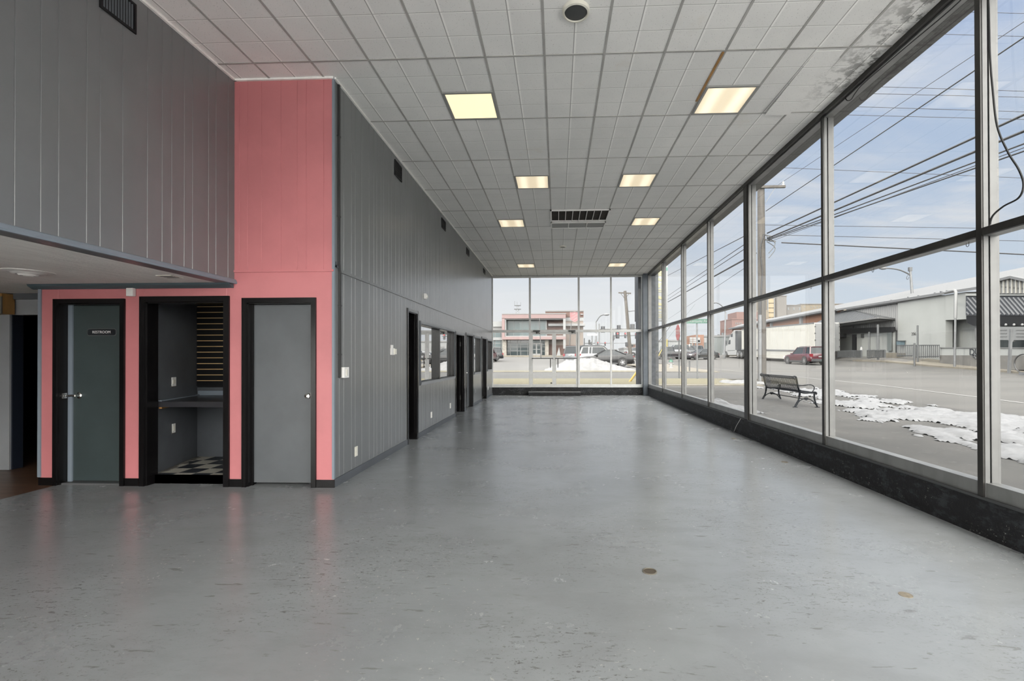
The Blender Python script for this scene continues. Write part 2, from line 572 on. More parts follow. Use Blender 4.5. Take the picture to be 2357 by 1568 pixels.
def glass_mat(name, tint, refl):
    """thin pane: clear with fresnel reflection"""
    m = bpy.data.materials.new(name)
    m.use_nodes = True
    t = m.node_tree
    for n in list(t.nodes):
        t.nodes.remove(n)
    nt = NT(t)
    tr = nt.n('ShaderNodeBsdfTransparent'); tr.inputs[0].default_value = (*tint, 1)
    gl = nt.n('ShaderNodeBsdfGlossy'); gl.inputs[0].default_value = (.95, .95, .95, 1); gl.inputs['Roughness'].default_value = 0.0
    fr = nt.n('ShaderNodeFresnel'); fr.inputs[0].default_value = 1.5
    fac = nt.math('ADD', nt.math('MULTIPLY', fr.outputs[0], refl[0]), refl[1], True)
    mx = nt.n('ShaderNodeMixShader')
    nt.set(mx.inputs[0], fac)
    t.links.new(tr.outputs[0], mx.inputs[1]); t.links.new(gl.outputs[0], mx.inputs[2])
    out = nt.n('ShaderNodeOutputMaterial')
    t.links.new(mx.outputs[0], out.inputs[0])
    M[name] = m
bsdf(M['gray_paint']).inputs['Coat Roughness'].default_value = .26
glass_mat('pane_glass', (.99, .995, .99), (.12, 0.0))
glass_mat('office_glass', (.10, .105, .11), (.6, .62))

def diffuser(name, stripes):
    m = mat(name, (.85, .80, .66), .5)
    nt = NT(m.node_tree); b = bsdf(m)
    if stripes:
        pos = nt.n('ShaderNodeTexCoord').outputs['Object']
        x = nt.sep(pos)[0]
        s = nt.math('SUBTRACT', nt.math('ABSOLUTE', x), .155)
        k = nt.ss(nt.math('ABSOLUTE', s), .12, .0)
        nt.set(b.inputs['Emission Color'], nt.mix(k, (.62, .50, .33), (1.0, .86, .62)))
        b.inputs['Emission Strength'].default_value = .60
    else:
        b.inputs['Emission Color'].default_value = (1.0, .84, .50, 1)
        b.inputs['Emission Strength'].default_value = .60
    return m
diffuser('diffuser_even', False)
diffuser('diffuser_tubes', True)

def ground_mat(name, c1, c2, scale, rough=.9, streak=(1, 1, 1)):
    m = mat(name, c1, rough)
    nt = NT(m.node_tree); b = bsdf(m)
    pos = nt.n('ShaderNodeNewGeometry').outputs['Position']
    c1, c2 = tuple(v * EXT for v in c1), tuple(v * EXT for v in c2)
    a = nt.ss(nt.noise(nt.mapping(pos, scale=streak), scale, 6, .65), .35, .66)
    c = nt.mix(a, c1, c2)
    sp = nt.noise(pos, 40, 3, .6)
    c = nt.mix(nt.math('MULTIPLY', nt.ss(sp, .45, .7), .25), c, tuple(v * .6 for v in c2))
    nt.set(b.inputs['Base Color'], c)
ground_mat('asphalt', (.074, .071, .0665), (.054, .0525, .050), .25, streak=(.4, 1.4, 1))
ground_mat('lot_asphalt', (.088, .086, .082), (.075, .073, .071), .2)
ground_mat('side_street', (.066, .065, .063), (.056, .055, .054), .25)
ground_mat('sidewalk', (.064, .061, .057), (.042, .041, .039), .6)

# ================================================================== ROOM SHELL
L, P, LU, B, R, C = -2.451, 4.926, -3.574, 17.2, 3.36, 4.5175
BACK = -4.5
struct('floor', MB().box((-5.62, BACK, -.2), (R + .05, B + .1, 0)), M['floor_paint'])
struct('floor_side_room', MB().box((-12, BACK, -.2), (-5.62, 17.2, -.002)), M['brown_wood_floor'])

# ceiling with lay-in grid
ceil = struct('ceiling', MB().box((L - .2, BACK, C), (R + .3, B + .2, C + .1)).box((LU - .1, BACK, C), (L - .2, P + .1, C + .1)), M['ceiling_tile'])
gb = MB()
for k in range(-11, 12, 2):
    x = GX + (k + 1) * CELL
    if x > R + .06 or x < LU: continue
    y1 = B if x > L else P
    gb.box((x - .011, BACK, C - .006), (x + .011, y1, C + .001))
for l in range(-9, 10):
    y = GY + l * 4 * CELL
    if not (BACK < y < B): continue
    gb.box((L if y > P else LU, y - .011, C - .005), (R + .06, y + .011, C + .001))
put('ceiling_grid_frame', gb, M['grid_bar'], ceil)
put('wall_angle_trim', MB().box((LU, BACK, C - .02), (LU + .022, P, C)).box((LU, P - .022, C - .02), (L, P, C)).box((L, P, C - .02), (L + .022, B, C)), M['stucco_ceiling'], ceil)
put('exposed_gap', MB().box((1.678, 4.67, C - .008), (1.704, 5.56, C + .002)), M['wood_orange'], ceil)
# tile that has dropped out of the grid beside the glass
put('drooping_tile', MB().prism([(2.63, 4.70, C - .002), (2.93, 4.70, C - .002), (2.93, 5.84, C - .045), (2.63, 5.84, C - .045)], (0, 0, .012)), M['ceiling_tile'], ceil)

GRV = [.152, .113, .196, .103, .185, .227, .15, .102, .143, .1, .206, .102, .177]
def grooves(u0, length, off=0):
    out, u, i = [], -off, 0
    while u < length - .02:
        if u > .02: out.append(u)
        u += GRV[i % len(GRV)]; i += 1
    return out
def panel(mb, p0, du, nrm, length, z0, z1, gr, gd=.005, gw=.004):
    """board face with V grooves running up it"""
    prof = [(0, 0)]
    for u in sorted(gr):
        if gw < u < length - gw:
            prof += [(u - gw, 0), (u, -gd), (u + gw, 0)]
    prof.append((length, 0))
    lo = [(p0[0] + du[0] * u + nrm[0] * d, p0[1] + du[1] * u + nrm[1] * d) for u, d in prof]
    vs = [(x, y, z0) for x, y in lo] + [(x, y, z1) for x, y in lo]
    n = len(lo)
    mb.add(vs, [(i, i + 1, n + i + 1, n + i) for i in range(n - 1)])

# ---- long left wall with doors and office windows
OPEN = [(7.42, 7.90, 0, 2.19), (8.10, 10.82, .975, 2.035), (10.965, 11.93, 0, 2.0), (12.225, 13.17, 0, 2.05),
        (13.385, 14.54, .97, 2.03), (14.825, 15.69, 0, 2.06), (15.96, 17.06, .985, 2.03)]
RZ = 2.40
rects, y = [], P
for a, b, z0, z1 in OPEN:
    rects.append((y, a, 0, RZ))
    rects.append((a, b, z1, RZ))
    if z0 > 0: rects.append((a, b, 0, z0))
    y = b
rects.append((y, B, 0, RZ))
up, lo = MB(), MB()
panel(up, (L, P), (0, 1), (1, 0), B - P, RZ, C, grooves(0, B - P, .03))
up.box((L - .15, P + .13, RZ), (L - .012, B, C))
allg = [P + u for u in grooves(0, B - P, .03)]
for a, b, z0, z1 in rects:
    panel(lo, (L, a), (0, 1), (1, 0), b - a, z0, z1, [u - a for u in allg if a < u < b])
    lo.box((L - .15, max(a, P + .13), z0), (L - .012, b, z1))
wl = struct('wall_left', lo, M['gray_paint'])
put('upper_panels', up, M['gray_paint'], wl)
put('rail_trim', MB().box((L, P + .1, RZ - .012), (L + .014, B, RZ + .022)), M['gray_paint'], wl)
bl = MB()
for a, b, z0, z1 in rects:
    if z0 == 0 and z1 > .5: bl.box((L, a, 0), (L + .012, b, .088))
struct('baseboard_left', bl, M['gray_dark'])
# cavity behind that wall
struct('wall_office_back', MB().box((-4.6, 6.3, 0), (-4.5, B, 3)).box((-4.6, 6.2, 0), (L - .15, 6.3, 3)).box((-4.6, 6.9, 0), (L - .15, 7.0, 3)).box((-4.6, 10.88, 0), (L - .15, 10.93, 3)).box((-4.6, 13.24, 0), (L - .15, 13.3, 3)), M['gray_dark'])
struct('ceiling_office', MB().box((-4.6, 6.3, 2.5), (L - .15, B, 2.6)), M['gray_dark'])

# ---- pink wall
pk_open = [(-5.60, -4.872, 0, 2.04), (-4.585, -3.685, 0, 2.05), (-3.425, -2.697, 0, 2.035)]
PRZ = 2.385
pr, x = [], -5.81
for a, b, z0, z1 in pk_open:
    pr += [(x, a, 0, PRZ), (a, b, z1, PRZ)]
    x = b
pr.append((x, L, 0, PRZ))
lo, up = MB(), MB()
for a, b, z0, z1 in pr:
    panel(lo, (a, P), (1, 0), (0, -1), b - a, z0, z1, [u - a for u in (-5.609, -4.613, -3.66, -2.70) if a < u < b], .004)
    lo.box((a, P + .012, z0), (min(b, L - .014), P + .14, z1))
panel(up, (LU, P), (1, 0), (0, -1), L - LU, PRZ, C, [u - LU for u in (-3.518, -3.424, -3.266, -3.045, -2.863, -2.761, -2.565)])
up.box((LU, P + .012, PRZ), (L - .014, P + .14, C))
wp = struct('wall_pink', lo, M['pink_paint'])
put('upper_panels', up, M['pink_paint'], wp)
put('rail_trim', MB().box((LU, P - .012, PRZ - .012), (L, P, PRZ + .012)), M['pink_paint'], wp)
struct('trim_1', MB().box((L - .018, P - .006, .09), (L + .006, P + .02, C)), M['blue_trim'])          # corner bead at the pink wall's outer end
struct('trim_2', MB().box((-5.835, P - .012, .09), (-5.80, P + .15, 2.25)), M['blue_trim'])           # corner bead by the side room
bp_ = MB()
for a, b in ((-5.82, -5.655), (-4.815, -4.66), (-3.625, -3.478), (-2.643, L + .012)):
    bp_.box((a, P - .014, 0), (b, P, .085))
struct('baseboard_pink', bp_, M['black_gloss'])
# crown under the low ceiling
cr = MB()
cr.prism([(-5.90, P, 2.252), (-5.90, P - .07, 2.252), (-5.90, P - .06, 2.232), (-5.90, P - .02, 2.205), (-5.90, P, 2.20)], (2.318, 0, 0))
struct('trim_3', cr, M['teal_trim'])

# ---- upper wall on the camera's side, above the low ceiling
uw = MB()
ul = P - BACK
panel(uw, (LU, BACK), (0, 1), (1, 0), ul, 2.25, C, [yy - BACK for yy in
      [4.828, 4.651, 4.549, 4.343, 4.243, 4.1, 3.998, 3.848, 3.621, 3.436, 3.333, 3.137, 3.024, 2.872][::-1]] + grooves(0, 2.80 - BACK, 0.05), .005)
uw.box((LU - .15, BACK, 2.25), (LU - .012, P, C))
struct('wall_upper', uw, M['gray_paint'])
struct('trim_4', MB().prism([(LU, BACK, 2.245), (LU + .03, BACK, 2.245), (LU + .034, BACK, 2.26), (LU + .02, BACK, 2.29), (LU, BACK, 2.30)], (0, P - BACK, 0)), M['blue_trim'])
sf = struct('ceiling_low', MB().box((-12, BACK, 2.255), (LU - .016, P, 2.36)).box((-12, P, 2.255), (-5.81, 10, 2.36)), M['stucco_ceiling'])

# ---- side room past the pink wall's end
struct('wall_side', MB().box((-12, 5.58, 0), (-7.0, 5.70, 2.255)), M['gray_paint_matte'])
struct('wall_side_header', MB().box((-7.0, 5.60, 1.985), (-5.80, 5.70, 2.2)), M['gray_paint_matte'])
struct('trim_5', MB().box((-12, 5.56, 2.18), (-5.80, 5.72, 2.255)), M['gray_dark'])
struct('wall_side_jamb', MB().box((-7.0, 5.60, 0), (-6.985, 5.72, 1.985)), M['navy'])
struct('wall_side_back', MB().box((-12, 8.8, 0), (-5.6, 8.9, 2.3)).box((-5.82, P + .14, 0), (-5.7, 8.9, 2.3)), M['black_trim'])

# ---- outer shell so that daylight comes in only through the glass
struct('wall_outer', MB().box((-12.2, BACK - .2, -.2), (-12, B + .4, 4.9)).box((-12.2, B + .05, -.2), (L - .02, B + .25, 4.9)).box((-12, BACK - .2, 2.25), (LU, BACK, 4.9)).box((-12, BACK - .2, -.2), (-8.5, BACK, 2.25)), M['stone_pier'])
struct('roof', MB().box((-12.4, BACK - .4, 4.66), (R + .45, B + .45, 5.0)), M['gray_dark'])

# ---- low black wall under the glass
kw = struct('wall_right', MB().box((R, BACK, 0), (R + .2, B + .2, .298)).box((R - .006, BACK, 0), (R, B, .05)), M['black_sill'])
put('sill_ledge', MB().box((R - .012, BACK, .294), (R + .2, B, .312)), M['galv_dark'], kw)
ke = struct('wall_end', MB().box((L, B, 0), (R + .2, B + .2, .292)), M['black_sill'])
struct('trim_6', MB().box((3.20, 16.99, .0), (R + .005, B - .002, C)), M['cmu_blue'])                  # corner column inside
struct('trim_7', MB().box((3.10, B + .28, -.1), (3.86, B + .86, 4.66)), M['stone_pier'])                # pier outside the corner
struct('trim_8', MB().box((R - .02, BACK, C - .06), (R + .3, B, C + .002)), M['dark_metal_shaded'])             # dark head of the glass wall

# ---- glass wall on the street side
MY = [16.97, 14.73, 12.46, 10.31, 8.15, 5.90, 3.76, 1.56, -.64, -2.85]
XG = R + .058
def bay(n, ya, yb):
    """one bay between two mullions: ya the nearer side, yb the farther; the mullion stands at ya"""
    w = empty('window_%d' % n, (R, ya, .3), kind='structure')
    put('pane', MB().box((XG, ya + .02, .42), (XG + .006, yb - .02, 2.38)), M['pane_glass'], w)
    put('pane', MB().box((XG, ya + .02, 2.44), (XG + .006, yb - .02, 4.45)), M['pane_glass'], w)
    m = put('mullion', MB().box((R + .016, ya - .028, .30), (R + .052, ya + .028, 4.47)).box((R + .066, ya - .028, .30), (R + .135, ya + .028, 4.47)), M['aluminum_white'], w)
    put('mullion_cap', MB().box((R + .002, ya - .024, .31), (R + .017, ya + .024, 4.47)), M['dark_metal_shaded'], m)  # inner face of the mullion, backlit shade painted in as dark metal
    put('glazing_gap', MB().box((R + .051, ya - .020, .31), (R + .067, ya + .020, 4.47)), M['black_trim'], m)
    put('sill_rail', MB().box((R + .02, ya + .028, .306), (R + .12, yb - .028, .425)), M['aluminum'], w)
    t = put('transom', MB().box((R + .014, ya + .028, 2.375), (R + .12, yb - .028, 2.445)), M['aluminum'], w)
    put('transom_cap', MB().box((R + .002, ya + .028, 2.385), (R + .015, yb - .028, 2.440)), M['dark_metal_shaded'], t)  # transom's inner face, its shade against the light put into the colour
    put('head_rail', MB().box((R + .02, ya + .028, 4.44), (R + .12, yb - .028, 4.475)), M['aluminum'], w)
    return w
for i in range(len(MY) - 1):
    bay(i + 1, MY[i + 1], MY[i])
struct('trim_9', MB().box((R - .012, 8.165, .30), (R + .10, 8.30, 4.46)), M['dark_metal_shaded'])               # wider post in the glass wall
struct('trim_10', MB().box((R + .01, 16.96, .30), (R + .13, 17.02, 4.47)), M['aluminum_white'])          # end post at the corner

# ---- end wall
YG = B + .06
def fr(mb, x0, x1, z0, z1, d0=.0, d1=.11):
    return mb.box((x0, B + d0, z0), (x1, B + d1, z1))
xs = [(-2.43, -1.055), (-.985, .79), (.86, 2.008), (2.062, 3.18)]
for n, (a, b) in enumerate(xs):
    w = empty('window_%d' % (20 + n), (a, B, .3), kind='structure')
    put('pane', MB().box((a, YG, 2.46), (b, YG + .006, 4.45)), M['pane_glass'], w)
    if n != 1:
        put('pane', MB().box((a, YG, .40), (b, YG + .006, 2.37)), M['pane_glass'], w)
        put('sill_rail', fr(MB(), a, b, .292, .402), M['aluminum_lightened'], w)
    put('transom', fr(MB(), a, b, 2.37, 2.462), M['aluminum_lightened'], w)
    put('head_rail', fr(MB(), a, b, 4.445, 4.5), M['aluminum_lightened'], w)
mx = MB()
for a, b in ((-2.451, -2.43), (-1.055, -.985), (.79, .86), (2.008, 2.062), (3.18, 3.255)):
    fr(mx, a, b, .292, 4.5, -.012, .12)
struct('trim_11', mx, M['aluminum_lightened'])
def glass_door(n, a, b, hinge):
    d = empty('door_%d' % n, (a, B, .295), kind='structure')
    s = .072
    f = MB()
    for x0, x1, z0, z1 in ((a, a + s, .297, 2.365), (b - s, b, .297, 2.365), (a + s, b - s, 2.30, 2.365), (a + s, b - s, .297, .405)):
        fr(f, x0, x1, z0, z1, .03, .08)
    put('door_frame', f, M['aluminum_lightened'], d)
    put('pane', MB().box((a + s, B + .052, .405), (b - s, B + .058, 2.30)), M['pane_glass'], d)
    put('push_bar', MB().bar((a + s * .5, B - .03, 1.385), (b - s * .5, B - .03, 1.385), .025, .035), M['dark_metal_shaded'] if False else M['galv_dark'], d)
    px_ = b - .05 if hinge == 'l' else a + .05
    put('pull_handle', MB().tube([(px_ - (.09 if hinge == 'l' else -.09), B + .10, 1.36), (px_ - (.09 if hinge == 'l' else -.09), B + .13, 1.34), (px_ - (.09 if hinge == 'l' else -.09), B + .13, 1.06), (px_ - (.09 if hinge == 'l' else -.09), B + .10, 1.04)], .016), M['black_trim'], d)
    cx = a + .22 if hinge == 'l' else b - .22
    c = put('door_closer', MB().box((cx - .13, B - .05, 2.385), (cx + .13, B + .02, 2.445)), M['steel_dark'], d, bevel=.008)
    put('closer_arm', MB().bar((cx + .02, B - .02, 2.385), (cx + .13, B - .06, 2.325), .03, .02).cyl((cx + .02, B - .02, 2.33), (cx + .02, B - .02, 2.39), .035), M['steel_dark'], c)
    return d
glass_door(7, -.985, -.1065, 'l')
gd = glass_door(8, -.1035, .79, 'r')
put('lock_thumbturn', MB().cyl((-.215, B + .0, .455), (-.215, B + .03, .455), .03).bar((-.25, B - .01, .455), (-.18, B - .01, .455), .02, .02), M['steel_dark'], bpy.data.objects['door_7'])
# unseen glazing behind the viewer, added to let more light in
wb = empty('window_30', (0, BACK, .3), kind='structure')
put('pane', MB().box((LU, BACK - .06, .07), (R, BACK - .054, 4.45)), M['pane_glass'], wb)
put('pane', MB().box((-8.5, BACK - .06, .1), (LU, BACK - .054, 2.25)), M['pane_glass'], wb)
bm_ = MB()
for x in (-8.47, -6.8, -5.2):
    bm_.box((x - .03, BACK - .12, 0), (x + .03, BACK, 2.25))
for x in (LU + .03, -1.8, -.05, 1.7, R - .03):
    bm_.box((x - .03, BACK - .12, 0), (x + .03, BACK, 4.5))
bm_.box((LU, BACK - .12, 2.37), (R, BACK, 2.46)).box((LU, BACK - .12, 0), (R, BACK, .07)).box((LU, BACK - .12, 4.44), (R, BACK, 4.52))
put('window_frame', bm_, M['aluminum_white'], wb)

# ---- doors in the pink wall
def casing(d, a, b, z1, w=.068, side='y'):
    m = MB()
    m.box((a - w, P - .022, 0), (a, P, z1 + w)).box((b, P - .022, 0), (b + w, P, z1 + w)).box((a, P - .022, z1), (b, P, z1 + w))
    m.box((a - w + .006, P - .026, 0), (a - w + .014, P, z1 + w - .006)).box((a - .012, P - .027, 0), (a - .003, P, z1 + .006))
    return put('door_casing', m, M['black_gloss'], d)
# restroom door
d1 = empty('door_1', (-5.23, P + .1, 0), kind='structure')
a, b, _, z1 = pk_open[0]
casing(d1, a, b, z1, .05)
put('door_jamb', MB().box((a, P, 0), (a + .012, P + .14, z1)).box((b - .012, P, 0), (b, P + .14, z1)).box((a, P, z1 - .012), (b, P + .14, z1)), M['black_gloss'], d1)
put('door_stop', MB().box((a + .012, P + .085, .01), (a + .062, P + .10, z1 - .012)), M['blue_trim'], d1)
put('door_slab', MB().box((a + .055, P + .10, .025), (b - .01, P + .14, z1 - .014)), M['door_green'], d1)
put('threshold', MB().box((a, P + .02, 0), (b, P + .14, .018)), M['galv'], d1)
h = put('door_handle', MB().lathe([(.034, 0), (.034, .008), (.02, .014), (.014, .05)], (a + .135, P + .10, 1.0), 18, (0, -1, 0)), M['chrome'], d1, smooth=True)
put('lever', MB().tube([(a + .135, P + .055, 1.0), (a + .09, P + .05, 1.002), (a + .03, P + .05, .998)], [.012, .012, .009], 10), M['chrome'], h, smooth=True)
put('latch_plate', MB().box((a + .006, P + .03, .97), (a + .02, P + .07, 1.03)), M['chrome'], d1)
# door by the corner
d2 = empty('door_2', (-3.06, P + .1, 0), kind='structure')
a, b, _, z1 = pk_open[2]
casing(d2, a, b, z1, .052)
put('door_jamb', MB().box((a, P, 0), (a + .012, P + .14, z1)).box((b - .012, P, 0), (b, P + .14, z1)).box((a, P, z1 - .012), (b, P + .14, z1)).box((a + .012, P + .05, 0), (a + .03, P + .07, z1)), M['black_gloss'], d2)
put('door_slab', MB().box((a + .012, P + .07, .03), (b - .012, P + .11, z1 - .016)), M['door_gray'], d2)
put('door_knob', MB().lathe([(.033, 0), (.033, .006), (.014, .012), (.014, .03), (.026, .04), (.032, .055), (.028, .07), (.012, .076)], (b - .055, P + .07, 1.0), 20, (0, -1, 0)), M['chrome'], d2, smooth=True)
# open niche between them
nz = empty('door_9', (-4.13, P, 0), kind='structure')
a, b, _, z1 = pk_open[1]
casing(nz, a, b, z1, .062)
put('door_jamb', MB().box((a, P, 0), (a + .014, P + .14, z1)).box((b - .014, P, 0), (b, P + .14, z1)).box((a, P, z1 - .014), (b, P + .14, z1)), M['black_gloss'], nz)
put('toe_board', MB().box((a, P + .10, 0), (b, P + .13, .095)), M['black_gloss'], nz)
NB = P + 1.06
nw = struct('wall_niche', MB().prism([(a - .02, P + .14, 0), (a - .27, NB, 0), (a - .33, NB, 0), (a - .08, P + .14, 0)], (0, 0, 2.3)).box((b + .03, P + .14, 0), (b + .09, NB, 2.3)).box((a - .33, NB + .003, 0), (b + .09, NB + .06, 2.3)), M['gray_dark'])
struct('ceiling_niche', MB().box((a - .33, P + .14, 2.2), (b + .09, NB + .06, 2.26)), M['gray_dark'])
# checkered floor of the niche
m_ck = mat('checker_tile', (.5, .5, .45), .5)
_n = NT(m_ck.node_tree)
_p = _n.n('ShaderNodeNewGeometry').outputs['Position']
_c = _n.n('ShaderNodeTexChecker')
_n.set(_c.inputs['Vector'], _n.mapping(_p, loc=(.09, .03, .5)))
_c.inputs['Color1'].default_value = (.46, .44, .38, 1)
_c.inputs['Color2'].default_value = (.022, .026, .034, 1)
_c.inputs['Scale'].default_value = 1 / .215
_n.set(bsdf(m_ck).inputs['Base Color'], _n.mix(_n.math('MULTIPLY', _n.ss(_n.noise(_p, 9, 5, .7), .6, .68), .6), _c.outputs[0], (.3, .29, .26)))
struct('floor_niche', MB().prism([(a, P + .10, 0), (b + .03, P + .10, 0), (b + .03, NB, 0), (a - .27, NB, 0)], (0, 0, .095)), m_ck)
# worn tile edge along the niche's left side
wq = MB()
random.seed(3)
pts = [(a - .025 - .25 * (.06 + i * .06) / .92, P + .2 + i * .06) for i in range(14)]
for (x0, y0), (x1, y1) in zip(pts, pts[1:]):
    w0 = random.uniform(.02, .10)
    wq.box((x0, y0, .094), (x0 + w0, y1, .101))
put('torn_tile_edge', wq, M['stone'], bpy.data.objects['floor_niche'])

# ---- frames of the openings in the long wall
def office_open(n, kind, a, b, z0, z1):
    o = empty('%s_%d' % ('door' if kind == 'd' else 'window', n), (L, a, z0), kind='structure')
    D = .17
    c = MB()
    w = .05
    c.box((L - .002, a - w, z0 if kind == 'd' else z0 - w), (L + .016, a, z1 + w))
    c.box((L - .002, b, z0 if kind == 'd' else z0 - w), (L + .016, b + w, z1 + w))
    put('casing', c, M['black_gloss'] if kind == 'd' else M['gray_dark'], o)
    hd = MB().box((L - .002, a, z1), (L + .016, b, z1 + .045))
    if kind == 'w':
        hd.box((L - .002, a, z0 - .05), (L + .022, b, z0))
    put('head_casing', hd, M['gray_paint_matte'], o)
    j = MB()
    j.box((L - D - .05, a, z0), (L - .002, a + .014, z1)).box((L - D - .05, b - .014, z0), (L - .002, b, z1)).box((L - D - .05, a, z1 - .014), (L - .002, b, z1))
    j.box((L - .06, b - .03, z0), (L - .03, b - .014, z1))
    put('jamb', j, M['black_gloss'], o)
    return o
o = office_open(3, 'd', *OPEN[0])
put('back_panel', MB().box((L - .6, OPEN[0][0] - .1, 0), (L - .3, OPEN[0][1] + .2, 2.3)), M['navy'], o)
put('plinth', MB().box((L - .12, OPEN[0][1] - .035, 0), (L + .02, OPEN[0][1] + .02, .11)), M['black_gloss'], o)
for n, i in ((40, 1), (41, 4), (42, 6)):
    a, b, z0, z1 = OPEN[i]
    o = office_open(n, 'w', a, b, z0, z1)
    ms = [a, (a + b) / 2, b] if i == 1 else [a, b]
    if i == 1:
        put('mullion', MB().box((L - .17, ms[1] - .03, z0), (L + .004, ms[1] + .03, z1)), M['black_gloss'], o)
    for y0, y1 in zip(ms, ms[1:]):
        put('pane', MB().box((L - .088, y0 + .014, z0 + .01), (L - .081, y1 - .014, z1 - .01)), M['office_glass'], o)
    put('sill', MB().box((L - .17, a, z0 - .02), (L + .03, b, z0 + .004)), M['gray_paint_matte'], o)
for n, i in ((4, 2), (5, 3), (6, 5)):
    a, b, z0, z1 = OPEN[i]
    o = office_open(n, 'd', a, b, z0, z1)
    if i == 2:       # leaf standing open into the office
        put('door_slab', MB().box((L - .95, b - .055, .02), (L - .10, b - .015, z1 - .02)), M['black_gloss'], o)
        for z in (.32, 1.72):
            put('hinge', MB().box((L - .105, b - .06, z), (L - .085, b - .014, z + .1)), M['chrome'], o)
    else:
        s = put('door_slab', MB().box((L - .14, a + .014, .02), (L - .10, b - .014, z1 - .016)), M['door_gray'] if i == 3 else M['black_gloss'], o)
        put('door_knob', MB().lathe([(.03, 0), (.014, .01), (.014, .03), (.03, .05), (.014, .072)], (L - .10, a + .09 if i == 5 else b - .62, 1.0), 14, (1, 0, 0)), M['chrome'], s, smooth=True)

# ================================================================== THINGS INDOORS
def ceiling_light(cx, cy, dif, label):
    o = empty('ceiling_light', (cx, cy, C), label, 'ceiling light', 'square lights in the ceiling grid')
    f = MB()
    for x0, x1, y0, y1 in ((-.30, .30, -.30, -.272), (-.30, .30, .272, .30), (-.30, -.272, -.272, .272), (.272, .30, -.272, .272)):
        f.box((cx + x0, cy + y0, C - .014), (cx + x1, cy + y1, C + .01))
    put('frame', f, M['lamp_frame'], o)
    d = put('diffuser', MB().box((-.272, -.272, -.008), (.272, .272, .004)), M[dif], o, local=True)
    return o
LX1, LX2, LX3 = GX - 3 * CELL, GX + 7 * CELL, GX - CELL
ceiling_light(LX1, 5.555, 'diffuser_even', 'plain cream lit ceiling light, the large one closest to the pink wall')
ceiling_light(LX2, 5.555, 'diffuser_tubes', 'large lit ceiling light with brown gap strip running up to it')
ceiling_light(LX3, 8.01, 'diffuser_tubes', 'lit ceiling light in second row, on the gray wall side')
ceiling_light(GX + 5 * CELL, 8.01, 'diffuser_tubes', 'lit ceiling light in second row, on the glass wall side')
ceiling_light(LX1, 10.45, 'diffuser_tubes', 'lit ceiling light level with the air grille, on the gray wall side')
ceiling_light(LX2, 10.45, 'diffuser_tubes', 'lit ceiling light level with the air grille, on the glass wall side')
ceiling_light(LX1, 15.32, 'diffuser_tubes', 'small-looking lit ceiling light by end windows, on the gray wall side')
ceiling_light(LX2, 15.32, 'diffuser_tubes', 'small-looking lit ceiling light by end windows with dark dirt spot')

def round_speaker(cx, cy, r, label):
    o = empty('ceiling_speaker', (cx, cy, C), label, 'speaker')
    put('ring', MB().lathe([(r, .004), (r, -.012), (r * .97, -.03), (r * .84, -.034), (r * .82, -.02)], (cx, cy, C), 36), M['ivory_plastic'], o, smooth=True)
    put('grille', MB().lathe([(r * .82, 0), (r * .82, -.022), (r * .5, -.028), (.001, -.03)], (cx, cy, C), 36), M['galv_dark'], o, smooth=True)
round_speaker(.176, 4.055, .122, 'round gray ceiling speaker with yellowed ring overhead')
round_speaker(.168, 12.70, .095, 'small round ceiling speaker behind the dark air grille')

o = empty('return_grille', (.49, 9.9, C), 'open black ceiling air grille with white bars and filter frame', 'air grille')
f = MB()
x0, x1, y0, y1 = -.135, 1.125, 9.53, 10.30
for q in ((x0, x1, y0, y0 + .03), (x0, x1, y1 - .03, y1), (x0, x0 + .03, y0, y1), (x1 - .03, x1, y0, y1)):
    f.box((q[0], q[2], C - .03), (q[1], q[3], C - .002))
put('grille_frame', f, M['white_plastic'], o)
put('dark_cavity', MB().box((x0 + .03, y0 + .03, C - .006), (x1 - .03, y1 - .03, C - .001)), mat('duct_brown', (.018, .012, .007), .9, var=.6, vscale=7), o)
for i in range(1, 8):
    xx = x0 + .03 + (x1 - x0 - .06) * i / 8
    put('bar', MB().box((xx - .006, y0 + .03, C - .028), (xx + .006, y1 - .03, C - .008)), M['white_plastic'], o)
f = MB()
y0, y1 = 10.42, 10.87
for q in ((x0, x1, y0, y0 + .025), (x0, x1, y1 - .025, y1), (x0, x0 + .025, y0, y1), (x1 - .025, x1, y0, y1), (.27, .285, y0, y1), (.69, .705, y0, y1)):
    f.box((q[0], q[2], C - .025), (q[1], q[3], C - .002))
o2 = empty('filter_panel', (.49, 10.64, C), 'gray three-part filter panel in ceiling beside the black air grille', 'ceiling panel')
put('panel_frame', f, M['white_plastic'], o2)
put('filter', MB().box((x0 + .02, y0 + .02, C - .012), (x1 - .02, y1 - .02, C - .001)), M['sign_panel_gray'], o2)

